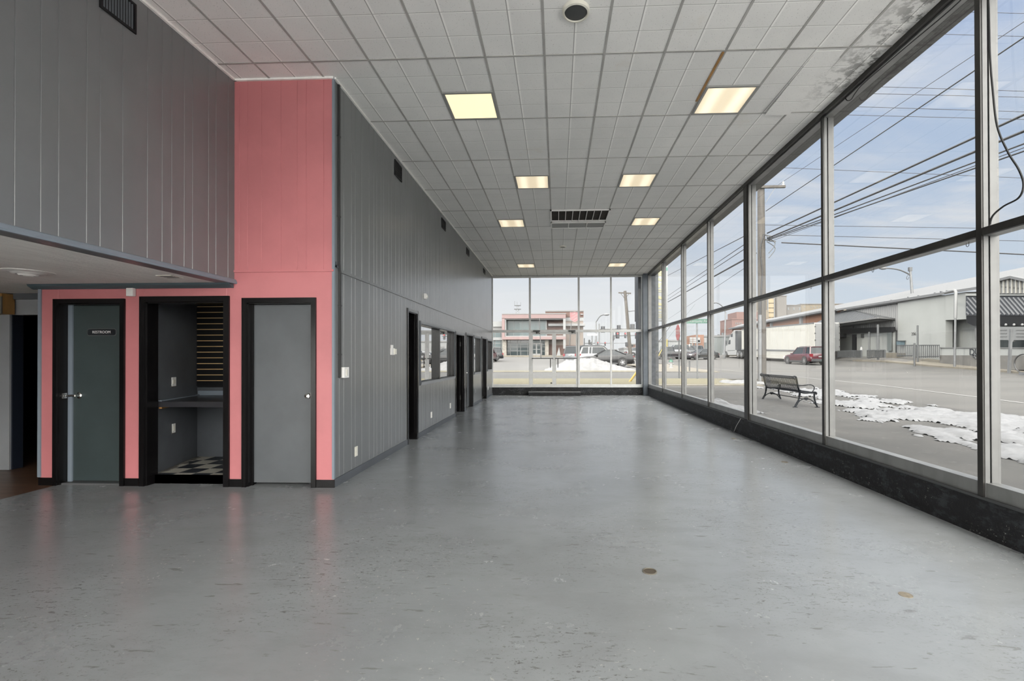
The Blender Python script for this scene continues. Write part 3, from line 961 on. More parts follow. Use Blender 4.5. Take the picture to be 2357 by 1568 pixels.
def wall_vent(x, y0, y1, z0, z1, label, slats, vertical):
    o = empty('wall_vent', (x, (y0 + y1) / 2, z0), label, 'vent', 'vents high on the gray wall')
    f = MB()
    t = .022
    for a, b, c, d in ((y0, y1, z0, z0 + t), (y0, y1, z1 - t, z1), (y0, y0 + t, z0 + t, z1 - t), (y1 - t, y1, z0 + t, z1 - t)):
        f.box((x, a, c), (x + .012, b, d))
    put('frame', f, M['black_trim'], o)
    put('dark_opening', MB().box((x + .0005, y0 + t, z0 + t), (x + .003, y1 - t, z1 - t)), M['black_void'], o)
    s = MB()
    for i in range(slats):
        u = (i + .5) / slats
        if vertical:
            c = y0 + t + (y1 - y0 - 2 * t) * u
            s.prism([(x + .002, c - .004, z0 + t), (x + .010, c + .004, z0 + t), (x + .011, c + .002, z0 + t), (x + .003, c - .006, z0 + t)], (0, 0, z1 - z0 - 2 * t))
        else:
            c = z0 + t + (z1 - z0 - 2 * t) * u
            s.box((x + .002, y0 + t, c - .002), (x + .009, y1 - t, c + .002))
    put('louver_slats', s, M['gray_dark'] if vertical else M['black_trim'], o)
wall_vent(LU, 3.424, 3.732, 4.175, 4.43, 'black slatted vent high on the gray wall above the low ceiling', 11, True)
wall_vent(L, 6.80, 7.11, 4.195, 4.43, 'black wall vent high past the pink wall, first along the long gray wall', 5, False)
wall_vent(L, 9.61, 9.95, 4.20, 4.41, 'black wall vent, second along the long gray wall', 5, False)
wall_vent(L, 12.28, 12.66, 4.24, 4.42, 'black wall vent, third along the long gray wall', 5, False)
wall_vent(L, 15.12, 15.52, 4.25, 4.41, 'black wall vent closest to the end windows', 5, False)

def plate(name, c, label, cat, w=.075, h=.118, kind='outlet', nrm='x', group=None, m='white_plastic'):
    """cover plate on a wall: face centre c, facing +x or -y"""
    o = empty(name, c, label, cat, group)
    def bx(u0, u1, v0, v1, d0, d1):
        if nrm == 'x':
            return MB().box((c[0] + d0, c[1] + u0, c[2] + v0), (c[0] + d1, c[1] + u1, c[2] + v1))
        return MB().box((c[0] + u0, c[1] - d0, c[2] + v0), (c[0] + u1, c[1] - d1, c[2] + v1))
    if kind == 'surface':
        put('box', bx(-w / 2, w / 2, -h / 2, h / 2, 0, .045), M[m], o, bevel=.004)
        put('plate', bx(-w / 2, w / 2, -h / 2, h / 2, .045, .051), M['white_plastic'], o)
        put('rocker', bx(-.018, .018, -.034, .034, .051, .056), M['ivory_plastic'], o)
        return o
    put('plate', bx(-w / 2, w / 2, -h / 2, h / 2, 0, .006), M[m], o, bevel=.002)
    if kind == 'outlet':
        for s in (-1, 1):
            put('receptacle', bx(-.017, .017, s * .026 - .014, s * .026 + .014, .006, .009), M['ivory_plastic'], o)
    elif kind == 'blank':
        put('screw', bx(-.004, .004, -.003, .003, .006, .008), M['galv'], o)
    else:
        put('toggle', bx(-.006, .006, -.012, .012, .006, .018), M['ivory_plastic'], o)
    return o
plate('light_switch', (L, 5.125, 1.256), 'white surface-mounted light switch at the foot of the black conduit', 'switch', .115, .12, 'surface')
plate('power_outlet', (L, 5.48, .283), 'ivory outlet plate low on the wall beside the pink corner', 'outlet', m='ivory_plastic')
plate('power_outlet', (L, 8.82, .307), 'white outlet plate under the middle of the double office window', 'outlet', .085)
plate('power_outlet', (L, 10.40, .318), 'white outlet plate under the far end of double office window', 'outlet', .085)
plate('power_outlet', (L, 13.62, .42), 'faint outlet plate under the second office window', 'outlet', .10, kind='blank', m='gray_paint_matte')
plate('power_outlet', (L, 16.15, .33), 'white outlet plate under the last office window', 'outlet', .10)
o = empty('thermostat', (L, 6.70, 1.53), 'white thermostat with small upper box on the gray wall', 'thermostat')
put('body', MB().box((L, 6.62, 1.465), (L + .022, 6.76, 1.565)), M['white_plastic'], o, bevel=.004)
put('upper_box', MB().box((L, 6.635, 1.565), (L + .02, 6.70, 1.612)), M['white_plastic'], o, bevel=.003)
put('cover', MB().box((L + .022, 6.715, 1.475), (L + .036, 6.80, 1.555)), M['ivory_plastic'], o, bevel=.004)
o = empty('motion_detector', (L, 8.36, 2.56), 'white motion detector above the rail on gray wall', 'motion detector')
put('body', MB().prism([(L, 8.33, 2.51), (L + .03, 8.33, 2.51), (L + .05, 8.33, 2.535), (L + .05, 8.33, 2.585), (L + .035, 8.33, 2.61), (L, 8.33, 2.61)], (0, .075, 0)), M['white_plastic'], o)
put('lens', MB().box((L + .048, 8.34, 2.535), (L + .055, 8.395, 2.565)), M['ivory_plastic'], o)
o = empty('door_chime', (-4.738, P, 2.16), 'small white box above and between the restroom door and niche', 'chime')
put('body', MB().box((-4.778, P - .045, 2.113), (-4.699, P, 2.206)), M['white_plastic'], o, bevel=.008)
put('side_lip', MB().box((-4.784, P - .03, 2.12), (-4.776, P, 2.2)), M['ivory_plastic'], o)

o = empty('conduit', (L, 5.02, 1.2), 'black conduit running up the gray wall from switch to ceiling', 'conduit')
put('tube', MB().box((L, 5.005, 2.45), (L + .022, 5.035, C - .03)).box((L, 5.025, 1.20), (L + .022, 5.058, 2.40)), M['steel_dark'], o)
put('elbow', MB().bar((L + .012, 5.02, 2.47), (L + .012, 5.04, 2.37), .026, .026, (1, 0, 0)), M['steel_dark'], o)
put('bracket', MB().box((L, 4.955, 2.43), (L + .012, 5.02, 2.452)).box((L, 4.955, 2.43), (L + .012, 4.968, 2.49)), M['gray_dark'], o)
for z in (1.45, 2.0, 3.0, 3.9):
    put('strap', MB().box((L, 4.998 if z > 2.4 else 5.018, z), (L + .025, 5.042 if z > 2.4 else 5.065, z + .02)), M['steel_dark'], o)

# restroom sign on its door
def rrect(cx, cz, w, h, r, y, n=8):
    out = []
    for sx, sz, a0 in ((1, 1, 0), (-1, 1, 90), (-1, -1, 180), (1, -1, 270)):
        for k in range(n + 1):
            t = math.radians(a0 + 90 * k / n)
            out.append((cx + sx * (w / 2 - r) + r * math.cos(t), y, cz + sz * (h / 2 - r) + r * math.sin(t)))
    return out
sy = P + .10
o = empty('restroom_sign', (-5.2, sy, 1.722), 'black rounded restroom sign with silver border on the green door', 'sign')
put('border', MB().prism(rrect(-5.2, 1.722, .345, .082, .028, sy), (0, -.004, 0)), M['galv'], o)
put('face', MB().prism(rrect(-5.2, 1.722, .333, .070, .023, sy - .004), (0, -.002, 0)), M['black_paint'], o)
text('lettering', 'RESTROOM', .042, M['lettering_white'], (-5.2, sy - .0065, 1.722), (PI / 2, 0, 0), o, .0006)

# niche contents
a, b = pk_open[1][0], pk_open[1][1]
o = empty('slatwall_panel', (-4.2, NB, 1.02), 'black slatwall panel with bare wood grooves on the niche back', 'slatwall')
xa, xb = -4.845, b + .028
put('panel', MB().box((xa, NB - .012, 1.03), (xb, NB, 2.19)), M['black_void'], o)
sl_, gr_ = MB(), MB()
for i in range(15):
    z = 1.05 + i * .0765
    sl_.box((xa, NB - .024, z), (xb, NB - .012, z + .066))
    gr_.box((xa, NB - .019, z + .066), (xb, NB - .012, z + .0765))
put('slats', sl_, M['black_trim'], o)
put('groove_strips', gr_, M['wood_strip'], o)
o = empty('counter_shelf', (-4.13, P + .6, .86), 'black counter shelf across the niche with pale blue edge strips', 'shelf')
put('top', MB().prism([(a + .0, P + .15, .862), (b + .028, P + .15, .862), (b + .028, NB - .03, .862), (a - .25, NB - .03, .862)], (0, 0, .062)), M['counter'], o)
put('back_strip', MB().box((a - .24, NB - .026, .925), (b + .028, NB - .004, .985)), M['blue_trim'], o)
put('side_strip', MB().prism([(a - .01, P + .17, .925), (a + .03, P + .17, .925), (a - .215, NB - .03, .925), (a - .25, NB - .03, .925)], (0, 0, .012)), M['blue_trim'], o)
put('cleat', MB().prism([(a - .005, P + .17, .84), (a + .03, P + .17, .84), (a - .10, P + .55, .84), (a - .13, P + .55, .84)], (0, 0, .02)), M['wood_orange'], o)
def niche_plate(x, y, z, label, kind):
    o = empty('wall_plate', (x, y, z), label, 'wall plate', rz=-.265 + PI * 0)
    h = .055
    put('plate', MB().box((0, -.045, -h), (.007, .045, h)) if kind == 2 else MB().box((0, -.032, -h), (.007, .032, h)), M['white_plastic'], o, local=True)
    put('toggle', MB().box((.007, -.03, -.025), (.011, .03, .025)) if kind == 2 else MB().box((.007, -.014, -.03), (.011, .014, .03)), M['ivory_plastic'], o, local=True)
    put('torn_edge', MB().box((0, -.055 if kind == 2 else -.04, -h - .012), (.003, .05 if kind == 2 else .036, -h + .01)), M['stone'], o, local=True)
    o.rotation_euler = (0, 0, math.atan2(.25, .92))
    return o
niche_plate(a - .02 - .25 * .36 / .92 + .002, P + .50, 1.135, 'white torn-edged switch plate above the niche counter', 2)
niche_plate(a - .02 - .25 * .36 / .92 + .002, P + .50, .565, 'white outlet plate under the niche counter', 1)

o = empty('wood_box', (-7.3, 5.5, 1.99), 'raw orange wood box high on the side room wall', 'box')
put('body', MB().box((-7.9, 5.44, 1.985), (-6.93, 5.578, 2.24)), M['wood_orange'], o)
put('chipped_edge', MB().box((-6.95, 5.434, 1.985), (-6.925, 5.445, 2.2)), M['stone'], o)

o = empty('ceiling_diffuser', (-5.06, 4.18, 2.255), 'round white air diffuser in the low ceiling by the entrance', 'vent')
for r0, r1, z in ((.185, .15, -.004), (.135, .105, -.018), (.09, .06, -.030)):
    put('ring', MB().lathe([(r0, 0), (r0, -.006), (r1, z - .012), (r1 - .02, z - .012), (r1 - .02, z), (r0 - .03, 0)], (-5.06, 4.18, 2.256), 36), M['white_plastic'], o, smooth=True)
put('core', MB().lathe([(.145, 0), (.145, -.002), (.001, -.003)], (-5.06, 4.18, 2.2555), 30), M['black_void'], o)
put('hub', MB().lathe([(.035, 0), (.035, -.045), (.01, -.05)], (-5.06, 4.18, 2.255), 18), M['white_plastic'], o, smooth=True)
o = empty('register_plate', (-3.93, 4.485, 2.255), 'small square plate set into the low ceiling near pink wall', 'vent')
put('plate', MB().box((-4.01, 4.41, 2.249), (-3.85, 4.56, 2.256)), M['ivory_plastic'], o)
put('slats', MB().box((-3.99, 4.44, 2.2475), (-3.87, 4.455, 2.25)).box((-3.99, 4.48, 2.2475), (-3.87, 4.495, 2.25)).box((-3.99, 4.52, 2.2475), (-3.87, 4.535, 2.25)), M['gray_dark'], o)

def floor_disc(x, y, r, label):
    o = empty('floor_plate', (x, y, 0), label, 'floor plate')
    put('ring', MB().lathe([(r, 0), (r, .004), (r * .86, .006), (r * .84, .002)], (x, y, 0), 28), mat('brass_dull_%d' % int(y * 100), (.17, .155, .125), .5, .3), o, smooth=True)
    put('cover', MB().lathe([(r * .84, 0), (r * .84, .0022), (.001, .0026)], (x, y, 0), 28), mat('brown_plate_%d' % int(y * 100), (.085, .068, .048), .6), o)
floor_disc(.612, 3.06, .048, 'round brown floor outlet cover in the middle of the open floor')
floor_disc(3.07, 6.29, .045, 'round floor outlet cover beside the black sill, closer one')
floor_disc(3.075, 8.07, .045, 'round floor outlet cover beside the black sill, farther one')
tag(put('worn_disc', MB().lathe([(.036, .0), (.036, .002), (.02, .003), (.001, .003)], (2.077, 2.81, 0), 20), mat('worn_patch', (.27, .23, .17), .7, var=.4, vscale=40)), 'small worn brown disc stuck on floor opposite the glass', 'disc')

o = empty('entry_step', (-.09, 17.02, 0), 'low black rubber-edged step below the glass doors', 'step')
put('body', MB().box((-1.06, 16.87, 0), (.87, B, .125)), M['black_sill'], o, bevel=.01)
put('nosing', MB().box((-1.065, 16.86, .125), (.875, B, .146)), mat('step_edge', (.12, .12, .125), .45), o, bevel=.006)

for i, (y, lab) in enumerate(((5.036, 'small metal cup hook under the glass wall rail, middle one'), (6.235, 'small metal cup hook under the glass wall rail by farther mullion'), (3.90, 'small metal cup hook under the glass wall rail beside the cable post'))):
    pts = [(R + .05, y, 2.378), (R + .05, y, 2.352)] + [(R + .05 + .0, y + .013 - .013 * math.cos(t), 2.352 - .013 * math.sin(t) * 1.3) for t in [.4 * k for k in range(1, 11)]]
    tag(put('cup_hook', MB().tube(pts, .0022, 6), M['steel_dark'], smooth=True), lab, 'hook')

def smooth_path(pts, n=6):
    pts = [Vector(p) for p in pts]
    out = []
    for i in range(len(pts) - 1):
        p0, p1, p2, p3 = pts[max(i - 1, 0)], pts[i], pts[i + 1], pts[min(i + 2, len(pts) - 1)]
        for k in range(n):
            t = k / n
            out.append(.5 * ((2 * p1) + (p2 - p0) * t + (2 * p0 - 5 * p1 + 4 * p2 - p3) * t * t + (3 * p1 - p0 - 3 * p2 + p3) * t ** 3))
    out.append(pts[-1])
    return out
cb = [(3.34, 3.66, 4.47), (3.34, 3.639, 4.18), (3.34, 3.634, 3.974), (3.34, 3.629, 3.735), (3.34, 3.61, 3.472), (3.34, 3.577, 3.172), (3.34, 3.496, 2.937), (3.34, 3.418, 2.775), (3.34, 3.385, 2.653), (3.34, 3.419, 2.571), (3.34, 3.532, 2.546), (3.34, 3.617, 2.501), (3.345, 3.646, 2.442)]
tag(put('cable', MB().tube(smooth_path(cb), .0065, 8), M['cable'], smooth=True), 'black cable hanging in a loop down the glass wall post', 'cable')
cb = [(3.345, 3.66, 4.44), (3.345, 3.903, 4.37), (3.345, 4.46, 4.386), (3.345, 5.06, 4.40), (3.345, 5.22, 4.375), (3.345, 5.29, 4.345), (3.345, 5.36, 4.37), (3.345, 5.395, 4.42)]
tag(put('cable', MB().tube(smooth_path(cb), .005, 8), M['cable'], smooth=True), 'thin black cable along the top of the glass wall ending in small loop', 'cable')
tag(put('loose_wire', MB().tube([(R - .02, 8.756, .015), (R - .03, 8.62, .14), (R - .02, 8.44, .30)], .003, 6), M['white_plastic'], smooth=True), 'thin white wire leaning on the low black wall', 'wire')

# ================================================================== OUTSIDE: GROUND
def patch(name, x0, x1, y0, y1, off, m, nx=12, ny=40, kind='structure'):
    ys = sorted({y0, y1} | {k[0] for k in KN if y0 < k[0] < y1} | {k[0] for k in RN if y0 < k[0] < y1} | {y0 + (y1 - y0) * i / ny for i in range(ny + 1)})
    xs_ = sorted({x0, x1} | {k for k in (26, 28, 30) if x0 < k < x1} | {x0 + (x1 - x0) * i / nx for i in range(nx + 1)})
    mb = MB()
    vs = [(x, y, tz(y, x) + off) for y in ys for x in xs_]
    n = len(xs_)
    mb.add(vs, [(j * n + i, j * n + i + 1, (j + 1) * n + i + 1, (j + 1) * n + i) for j in range(len(ys) - 1) for i in range(n - 1)])
    if name != 'ground':
        per = [(i, 0) for i in range(n)] + [(n - 1, j) for j in range(1, len(ys))] + [(i, len(ys) - 1) for i in range(n - 2, -1, -1)] + [(0, j) for j in range(len(ys) - 2, -1, -1)]
        for (i0, j0), (i1, j1) in zip(per, per[1:]):
            p, q = Vector(vs[j0 * n + i0]), Vector(vs[j1 * n + i1])
            mb.add([p, q, q - Vector((0, 0, .25)), p - Vector((0, 0, .25))], [(0, 1, 2, 3)])
    o = put(name, mb, m)
    o['kind'] = kind
    return o
patch('ground', -120, 160, -40, 260, -.10, M['lot_asphalt'], 20, 60)
patch('sidewalk', 3.5, 11.0, -30, 20.2, -.0, M['sidewalk'], 4, 30)
patch('sidewalk_end', -30, 3.5, B + .2, 20.2, .0, M['concrete'], 4, 4)
patch('street', 11.0, 28.0, -30, 150, -.02, M['asphalt'], 6, 60)
patch('road_side', -100, 11.0, 24.6, 31.0, -.01, M['side_street'], 6, 6)
patch('grass', -60, 8.8, 20.6, 24.5, .03, M['dead_grass'], 6, 6, 'stuff')
patch('kerb', -60, 9.0, 20.2, 20.6, .04, M['concrete_tan'], 6, 2)
patch('kerb_far', -60, 9.6, 31.0, 31.3, .05, M['concrete'], 6, 2)
patch('grass_verge', -60, 7.0, 31.3, 32.6, .05, M['dead_grass'], 6, 2, 'stuff')
patch('pavement_corner', 7.0, 11.0, 31.3, 46, .03, M['concrete_tan'], 3, 8)
patch('pavement_strip', -60, 5.6, 77.2, 79.6, .10, M['concrete_tan'], 4, 2)
patch('lot_ground', 28.0, 60, 20, 80, .0, M['concrete'], 10, 50)
lm = MB()
pl_ = [(14.2, 4), (14.2, 14.4), (14.3, 16.1), (14.3, 21), (13.7, 26), (12.9, 31.7), (12.5, 34.8), (11.9, 40)]
for (xa, ya), (xb, yb) in zip(pl_, pl_[1:]):
    lm.add([(xa - .07, ya, tz(ya) - .012), (xa + .07, ya, tz(ya) - .012), (xb + .07, yb, tz(yb) - .012), (xb - .07, yb, tz(yb) - .012)], [(0, 1, 2, 3)])
st_ = put('street_marking', lm, M['marking_white']); st_['kind'] = 'structure'
patch('bounce_snow_field', -60, 3.4, -60, BACK - .4, .03, mat('bounce_snow', (.86, .86, .86), .8), 8, 10, 'stuff')  # unseen snow behind the viewer, added to bounce light onto the ceiling
patch('bounce_snow_field', 5.4, 10.9, -40, 2.6, .04, M['bounce_snow'], 4, 10, 'stuff')  # unseen snow on the near sidewalk, added as a second reflector
# ---- snow left along the street
from mathutils import noise as mnoise
def fbm(x, y, sx, sy, seed):
    return mnoise.fractal(Vector((x * sx + seed, y * sy, seed * .7)), .9, 2.0, 5)
EDGE = [(3, 6.2), (5.8, 5.9), (6.2, 5.75), (8.3, 6.25), (10.1, 6.5), (13.1, 7.6), (16, 8.0), (20, 8.4)]
def snow_h(x, y):
    e = lerp(y, EDGE)
    m = min((x - e) / .5, (10.95 - x) / .6, (19.6 - y) / 2.0)
    if m < -1: return -1
    v = fbm(x, y, 1.1, .75, 3.0) * .8 + fbm(x, y, 3.2, 2.2, 9.0) * .32
    return min(m, 1) * .5 - .395 + v
mb = MB()
nx, ny = 150, 330
def sf_(u, v):
    x, y = 5.2 + 6.0 * u, 3.6 + 16.4 * v
    h = max(snow_h(x, y), 0)
    return (x, y, tz(y) + .006 + .11 * min(1, h * 1.3) ** .6 + .02 * fbm(x, y, 6, 6, 4) * min(1, h * 3))
mb.grid(nx, ny, sf_, lambda u, v: snow_h(5.2 + 6.0 * u, 3.6 + 16.4 * v) > 0)
o = put('snow', mb, M['snow'], smooth=True)
tag(o, 'patchy melting snow lying along the sidewalk by the street', 'snow', kind='stuff')
def snow_lump(x0, x1, y0, y1, h, label, seed):
    mb = MB()
    def hh(u, v):
        e = min(u, 1 - u, v, 1 - v) * 4
        return min(1, e) * 1.0 - .30 + fbm(u * 4, v * 4, 1.3, 1.3, seed) * .55
    mb.grid(40, 40, lambda u, v: (x0 + (x1 - x0) * u, y0 + (y1 - y0) * v, tz(y0 + (y1 - y0) * v) + .005 + h * max(0, min(1, hh(u, v))) ** .7), lambda u, v: hh(u, v) > 0)
    tag(put('snow_patch', mb, M['snow'], smooth=True), label, 'snow')
snow_lump(4.3, 5.3, 11.6, 15.2, .12, 'low snow ridge against the foot of the glass wall', 11)
snow_lump(7.6, 9.7, 21.0, 22.6, .14, 'snow strip at the foot of the big wooden utility pole', 5)
def pile():
    prof = [(-.9, 0), (-.5, .18), (.2, .42), (.75, .72), (1.3, .70), (1.9, .84), (2.9, .80), (3.5, .62), (4.2, .42), (5.0, .22), (5.9, 0)]
    mb = MB()
    def f(u, v):
        x = -.95 + 6.9 * u
        y = 33.6 + 3.4 * v
        e = math.sin(PI * min(max(v, 0), 1)) ** .75
        h = lerp(x, prof) * e * 1.04
        n = fbm(x, y, 1.6, 1.6, 2) * .11 + fbm(x, y, 6, 6, 5) * .035
        h = max(0, h + n * min(1, h * 3))
        return (x, y, tz(y) - .01 + h)
    mb.grid(110, 50, f)
    tag(put('snow_pile', mb, M['dirty_snow'], smooth=True), 'big ploughed snow pile in front of the dark coupe', 'snow pile')
pile()

# ================================================================== OUTSIDE: BENCH
def bench():
    x0, x1, y0, y1 = 6.76, 7.36, 13.22, 15.30
    zb = -.01
    o = empty('bench', (7.05, 14.2, zb), 'black slatted metal bench facing the street', 'bench')
    prof = [(.02, .80), (-.035, .835), (-.02, .875), (.03, .87), (.055, .83), (.075, .72), (.10, .60), (.13, .49), (.19, .425), (.30, .405), (.42, .415), (.52, .43), (.585, .425), (.61, .395), (.59, .365)]
    prof = [(x0 - .02 + a, zb + b) for a, b in prof]
    path = smooth_path([(a, 0, b) for a, b in prof], 2)
    sl = MB()
    n = 34
    for i in range(n):
        y = y0 + .06 + (y1 - y0 - .12) * i / (n - 1)
        for p, q in zip(path, path[1:]):
            sl.bar((p.x, y, p.z), (q.x, y, q.z), .022, .010, (0, 1, 0) if False else (0, 0, 1))
    put('seat_slats', sl, M['bench_black'], o)
    put('back_rail', MB().tube([(x0 + .058, y0, zb + .60), (x0 + .058, (y0 + y1) / 2 - .12, zb + .62), (x0 + .03, (y0 + y1) / 2, zb + .56), (x0 + .058, (y0 + y1) / 2 + .12, zb + .62), (x0 + .058, y1, zb + .60)], .011, 8), M['bench_black'], o)
    put('back_emblem', MB().lathe([(.001, 0), (.06, .004), (.06, .012), (.001, .016)], (x0 + .075, (y0 + y1) / 2, zb + .54), 14, (-1, 0, 0)), M['bench_black'], o)
    for yy in (y0, y1):
        e = put('end_frame', MB().tube([(p.x, yy, p.z) for p in path], .022, 8), M['bench_black'], o, smooth=True)
        put('armrest', MB().tube(smooth_path([(x0 + .10, yy, zb + .60), (x0 + .17, yy, zb + .615), (x0 + .34, yy, zb + .635), (x0 + .46, yy, zb + .63), (x0 + .525, yy, zb + .58), (x0 + .52, yy, zb + .50), (x0 + .47, yy, zb + .44)], 4), .013, 8), M['bench_black'], e, smooth=True)
        lr = smooth_path([(x0 + .13, yy, zb + .50), (x0 + .12, yy, zb + .34), (x0 + .08, yy, zb + .18), (x0 - .01, yy, zb + .012)], 4)
        put('leg', MB().tube(lr, [.028] * 5 + [.024] * 4 + [.03] * (len(lr) - 9), 8).box((x0 - .06, yy - .03, zb), (x0 + .05, yy + .03, zb + .012)), M['bench_black'], o, smooth=True)
        lf = smooth_path([(x0 + .53, yy, zb + .42), (x0 + .53, yy, zb + .26), (x0 + .56, yy, zb + .14), (x0 + .61, yy, zb + .012)], 4)
        put('leg', MB().tube(lf, .024, 8).box((x0 + .55, yy - .03, zb), (x0 + .67, yy + .03, zb + .012)), M['bench_black'], o, smooth=True)
        ar = smooth_path([(x0 + .04, yy, zb + .08), (x0 + .12, yy, zb + .18), (x0 + .22, yy, zb + .235), (x0 + .30, yy, zb + .24), (x0 + .38, yy, zb + .235), (x0 + .48, yy, zb + .18), (x0 + .57, yy, zb + .07)], 3)
        b_ = put('leg_arch', MB().tube(ar, .014, 8), M['bench_black'], o, smooth=True)
        put('arch_leaf', MB().prism([(x0 + .22, yy - .012, zb + .235), (x0 + .30, yy - .012, zb + .195), (x0 + .38, yy - .012, zb + .235), (x0 + .34, yy - .012, zb + .275), (x0 + .26, yy - .012, zb + .275)], (0, .024, 0)), M['bench_black'], b_)
    put('stretcher', MB().tube([(x0 + .30, y0, zb + .225), (x0 + .30, y1, zb + .225)], .012, 8), M['bench_black'], o)
bench()

# ================================================================== OUTSIDE: POLES, WIRES, SIGNS
def utility_pole():
    p = gnd(1754, 22.0)
    o = empty('utility_pole', p, 'big weathered wooden utility pole with crossarm behind the bench', 'utility pole')
    put('pole', MB().tube([p, p + Vector((.0, 0, 5)), p + Vector((-.02, 0, 10.6))], [.19, .175, .15], 18), M['wood_pole'], o, smooth=True)
    put('conduit', MB().tube([p + Vector((-.17, -.16, 0)), p + Vector((-.15, -.16, 3.2))], .075, 12), M['galv'], o, smooth=True)
    put('riser_cable', MB().tube(smooth_path([p + Vector((-.15, -.16, 3.2)), p + Vector((-.12, -.18, 4.2)), p + Vector((-.05, -.19, 5.2)), p + Vector((-.13, -.17, 6.3)), p + Vector((.04, -.19, 7.0))], 4), .03, 8), M['cable'], o, smooth=True)
    z = at(1770, 22, 434).z
    put('crossarm', MB().box((p.x - .20, 21.75, z - .05), (p.x + 1.02, 21.86, z + .06)), M['wood_pole'], o)
    put('crossarm_brace', MB().bar((p.x + .1, 21.8, z - .75), (p.x + .55, 21.8, z - .05), .04, .02), M['galv'], o)
    put('insulator', MB().lathe([(.05, 0), (.06, .05), (.03, .08), (.055, .12), (.02, .2)], (p.x + .93, 21.8, z + .06), 12), M['sign_back'], o, smooth=True)
    for (x_, y_, w_) in ((1765, 540, .35), (1768, 551, .5)):
        q = at(x_, 21.8, y_)
        put('service_bracket', MB().bar((p.x + .1, 21.85, q.z), (p.x + .1 + w_, 21.85, q.z - .1), .05, .05).tube(smooth_path([(p.x + .15, 21.8, q.z - .1), (p.x + .5, 21.7, q.z - .45), (p.x + .2, 21.7, q.z - .9)], 4), .02, 6), M['galv_dark'], o)
    return p
up_ = utility_pole()

def wire(a, b, r, label, sag=0.0, ext=0.0):
    a, b = Vector(a), Vector(b)
    d = b - a
    a, b = a - d * ext, b + d * .6
    pts = [a.lerp(b, i / 14) - Vector((0, 0, sag * 4 * (i / 14) * (1 - i / 14))) for i in range(15)]
    tag(put('power_line', MB().tube(pts, r, 6), M['cable'], smooth=True), label, 'wire', 'overhead wires')
    return
XW = 10.2
GW = 'overhead power line running along the street past the big wooden pole'
for (x0, y0, x1, y1, r) in ((1766, 537, 2357, 264, .028), (1766, 549, 2357, 302, .03), (1768, 551, 2357, 331, .018), (1768, 553, 2357, 348, .018), (1768, 558, 2357, 340, .009), (1763, 486, 2357, 86, .016), (1792, 425, 2357, 50, .008), (1998, 199, 2241, 8, .008)):
    A = at(x0, 21.9, y0) if x0 < 1900 else atx(x0, XW, y0)
    wire(A, atx(x1, XW, y1), r, GW)
GC = 'thin overhead wire crossing above the street beyond the glass wall'
for (x0, y0, x1, y1, r, Y) in ((2197, 27, 2357, 31, .010, 20), (2136, 78, 2357, 84, .010, 20), (2000, 199, 2357, 210, .011, 21), (1983, 215, 2357, 224, .011, 21), (1949, 245, 2357, 257.5, .011, 21), (1926, 264, 2357, 275, .011, 21), (1790, 385.6, 2357, 410, .011, 22), (1761, 518, 2357, 527, .012, 22), (1792, 541, 2357, 555, .013, 22), (1799, 558.6, 2357, 586, .028, 22)):
    wire(at(x0, Y, y0), at(x1, Y, y1), r, GC, ext=.9 if x0 > 1900 else 0)
GF = 'overhead wire running off from the big pole down the side street'
for (x0, y0, x1, y1, r) in ((1740, 530, 1536, 635, .022), (1740, 545, 1536, 682, .02), (1740, 556, 1536, 690, .02), (1740, 583, 1536, 696, .045), (1740, 600, 1560, 720, .012)):
    wire(at(x0, 22, y0), at(x1, 62, y1), r, GF)

def far_pole(pxb, pxt, yt, Y, label):
    b_ = gnd(pxb, Y)
    t = at(pxt, Y, yt)
    o = empty('utility_pole', b_, label, 'utility pole')
    put('pole', MB().tube([b_, t], [.26, .19], 12), M['wood_pole'], o, smooth=True)
    c = at(1438, Y, 675)
    put('crossarm', MB().bar(at(1423.5, Y, 674), at(1452.5, Y, 675.5), .12, .16), M['wood_pole'], o)
    put('crossarm_brace', MB().bar(at(1429, Y, 676), at(1437, Y, 686), .05, .05).bar(at(1448, Y, 676), at(1440, Y, 686), .05, .05), M['wood_pole'], o)
    put('side_arm', MB().tube(smooth_path([at(1444, Y, 714), at(1448, Y, 717), at(1455, Y, 716), at(1466, Y, 715.5)], 3), .05, 6), M['steel_dark'], o)
far_pole(1452, 1438.5, 670, 62, 'leaning wooden utility pole beyond the parking lot')

def street_light(pb, pt, arm, Y, label, r=.09, base=True):
    b_ = gnd(pb, Y) if base is True else at(pb, Y, base)
    t = at(pt[0], Y, pt[1])
    o = empty('street_light', b_, label, 'street light')
    put('pole', MB().tube([b_, t], [r * 1.2, r * .8], 10), M['galv'], o, smooth=True)
    pts = smooth_path([at(x, Y, y) for x, y in arm], 5)
    put('arm', MB().tube(pts, r * .6, 8), M['galv_dark'], o, smooth=True)
    e = pts[-1]
    d = (pts[-1] - pts[-2]).normalized()
    put('lamp_head', MB().lathe([(.03, -.1), (.12, .05), (.16, .35), (.09, .62), (.01, .68)], e, 12, (d.x, d.y, d.z * .3)), M['galv'], o, smooth=True)
    return o
street_light(1372.5, (1372, 742), [(1372, 742), (1374, 738), (1380, 729), (1386, 725.5), (1391, 724.5)], 60, 'curved-arm street light standing left of the leaning wooden pole'.replace('left of', 'behind the dark coupe, before'), .12)
street_light(1667, (1670, 718), [(1670, 722), (1667, 712), (1660, 703), (1653, 698.5), (1647, 697)], 66, 'curved-arm street light beside the white truck cab', .12)
o = street_light(2101, (2095, 620), [(2096, 634), (2088, 629), (2072, 622), (2055, 618.5), (2040, 617.5)], 44, 'street light rising from behind the white warehouse wall', .11, 693)
put('cable_loop', MB().tube(smooth_path([at(2093, 43.8, 632), at(2088, 43.8, 636), at(2087, 43.8, 642), at(2090, 43.8, 643), at(2092, 43.8, 638)], 4), .02, 6), M['cable'], o)
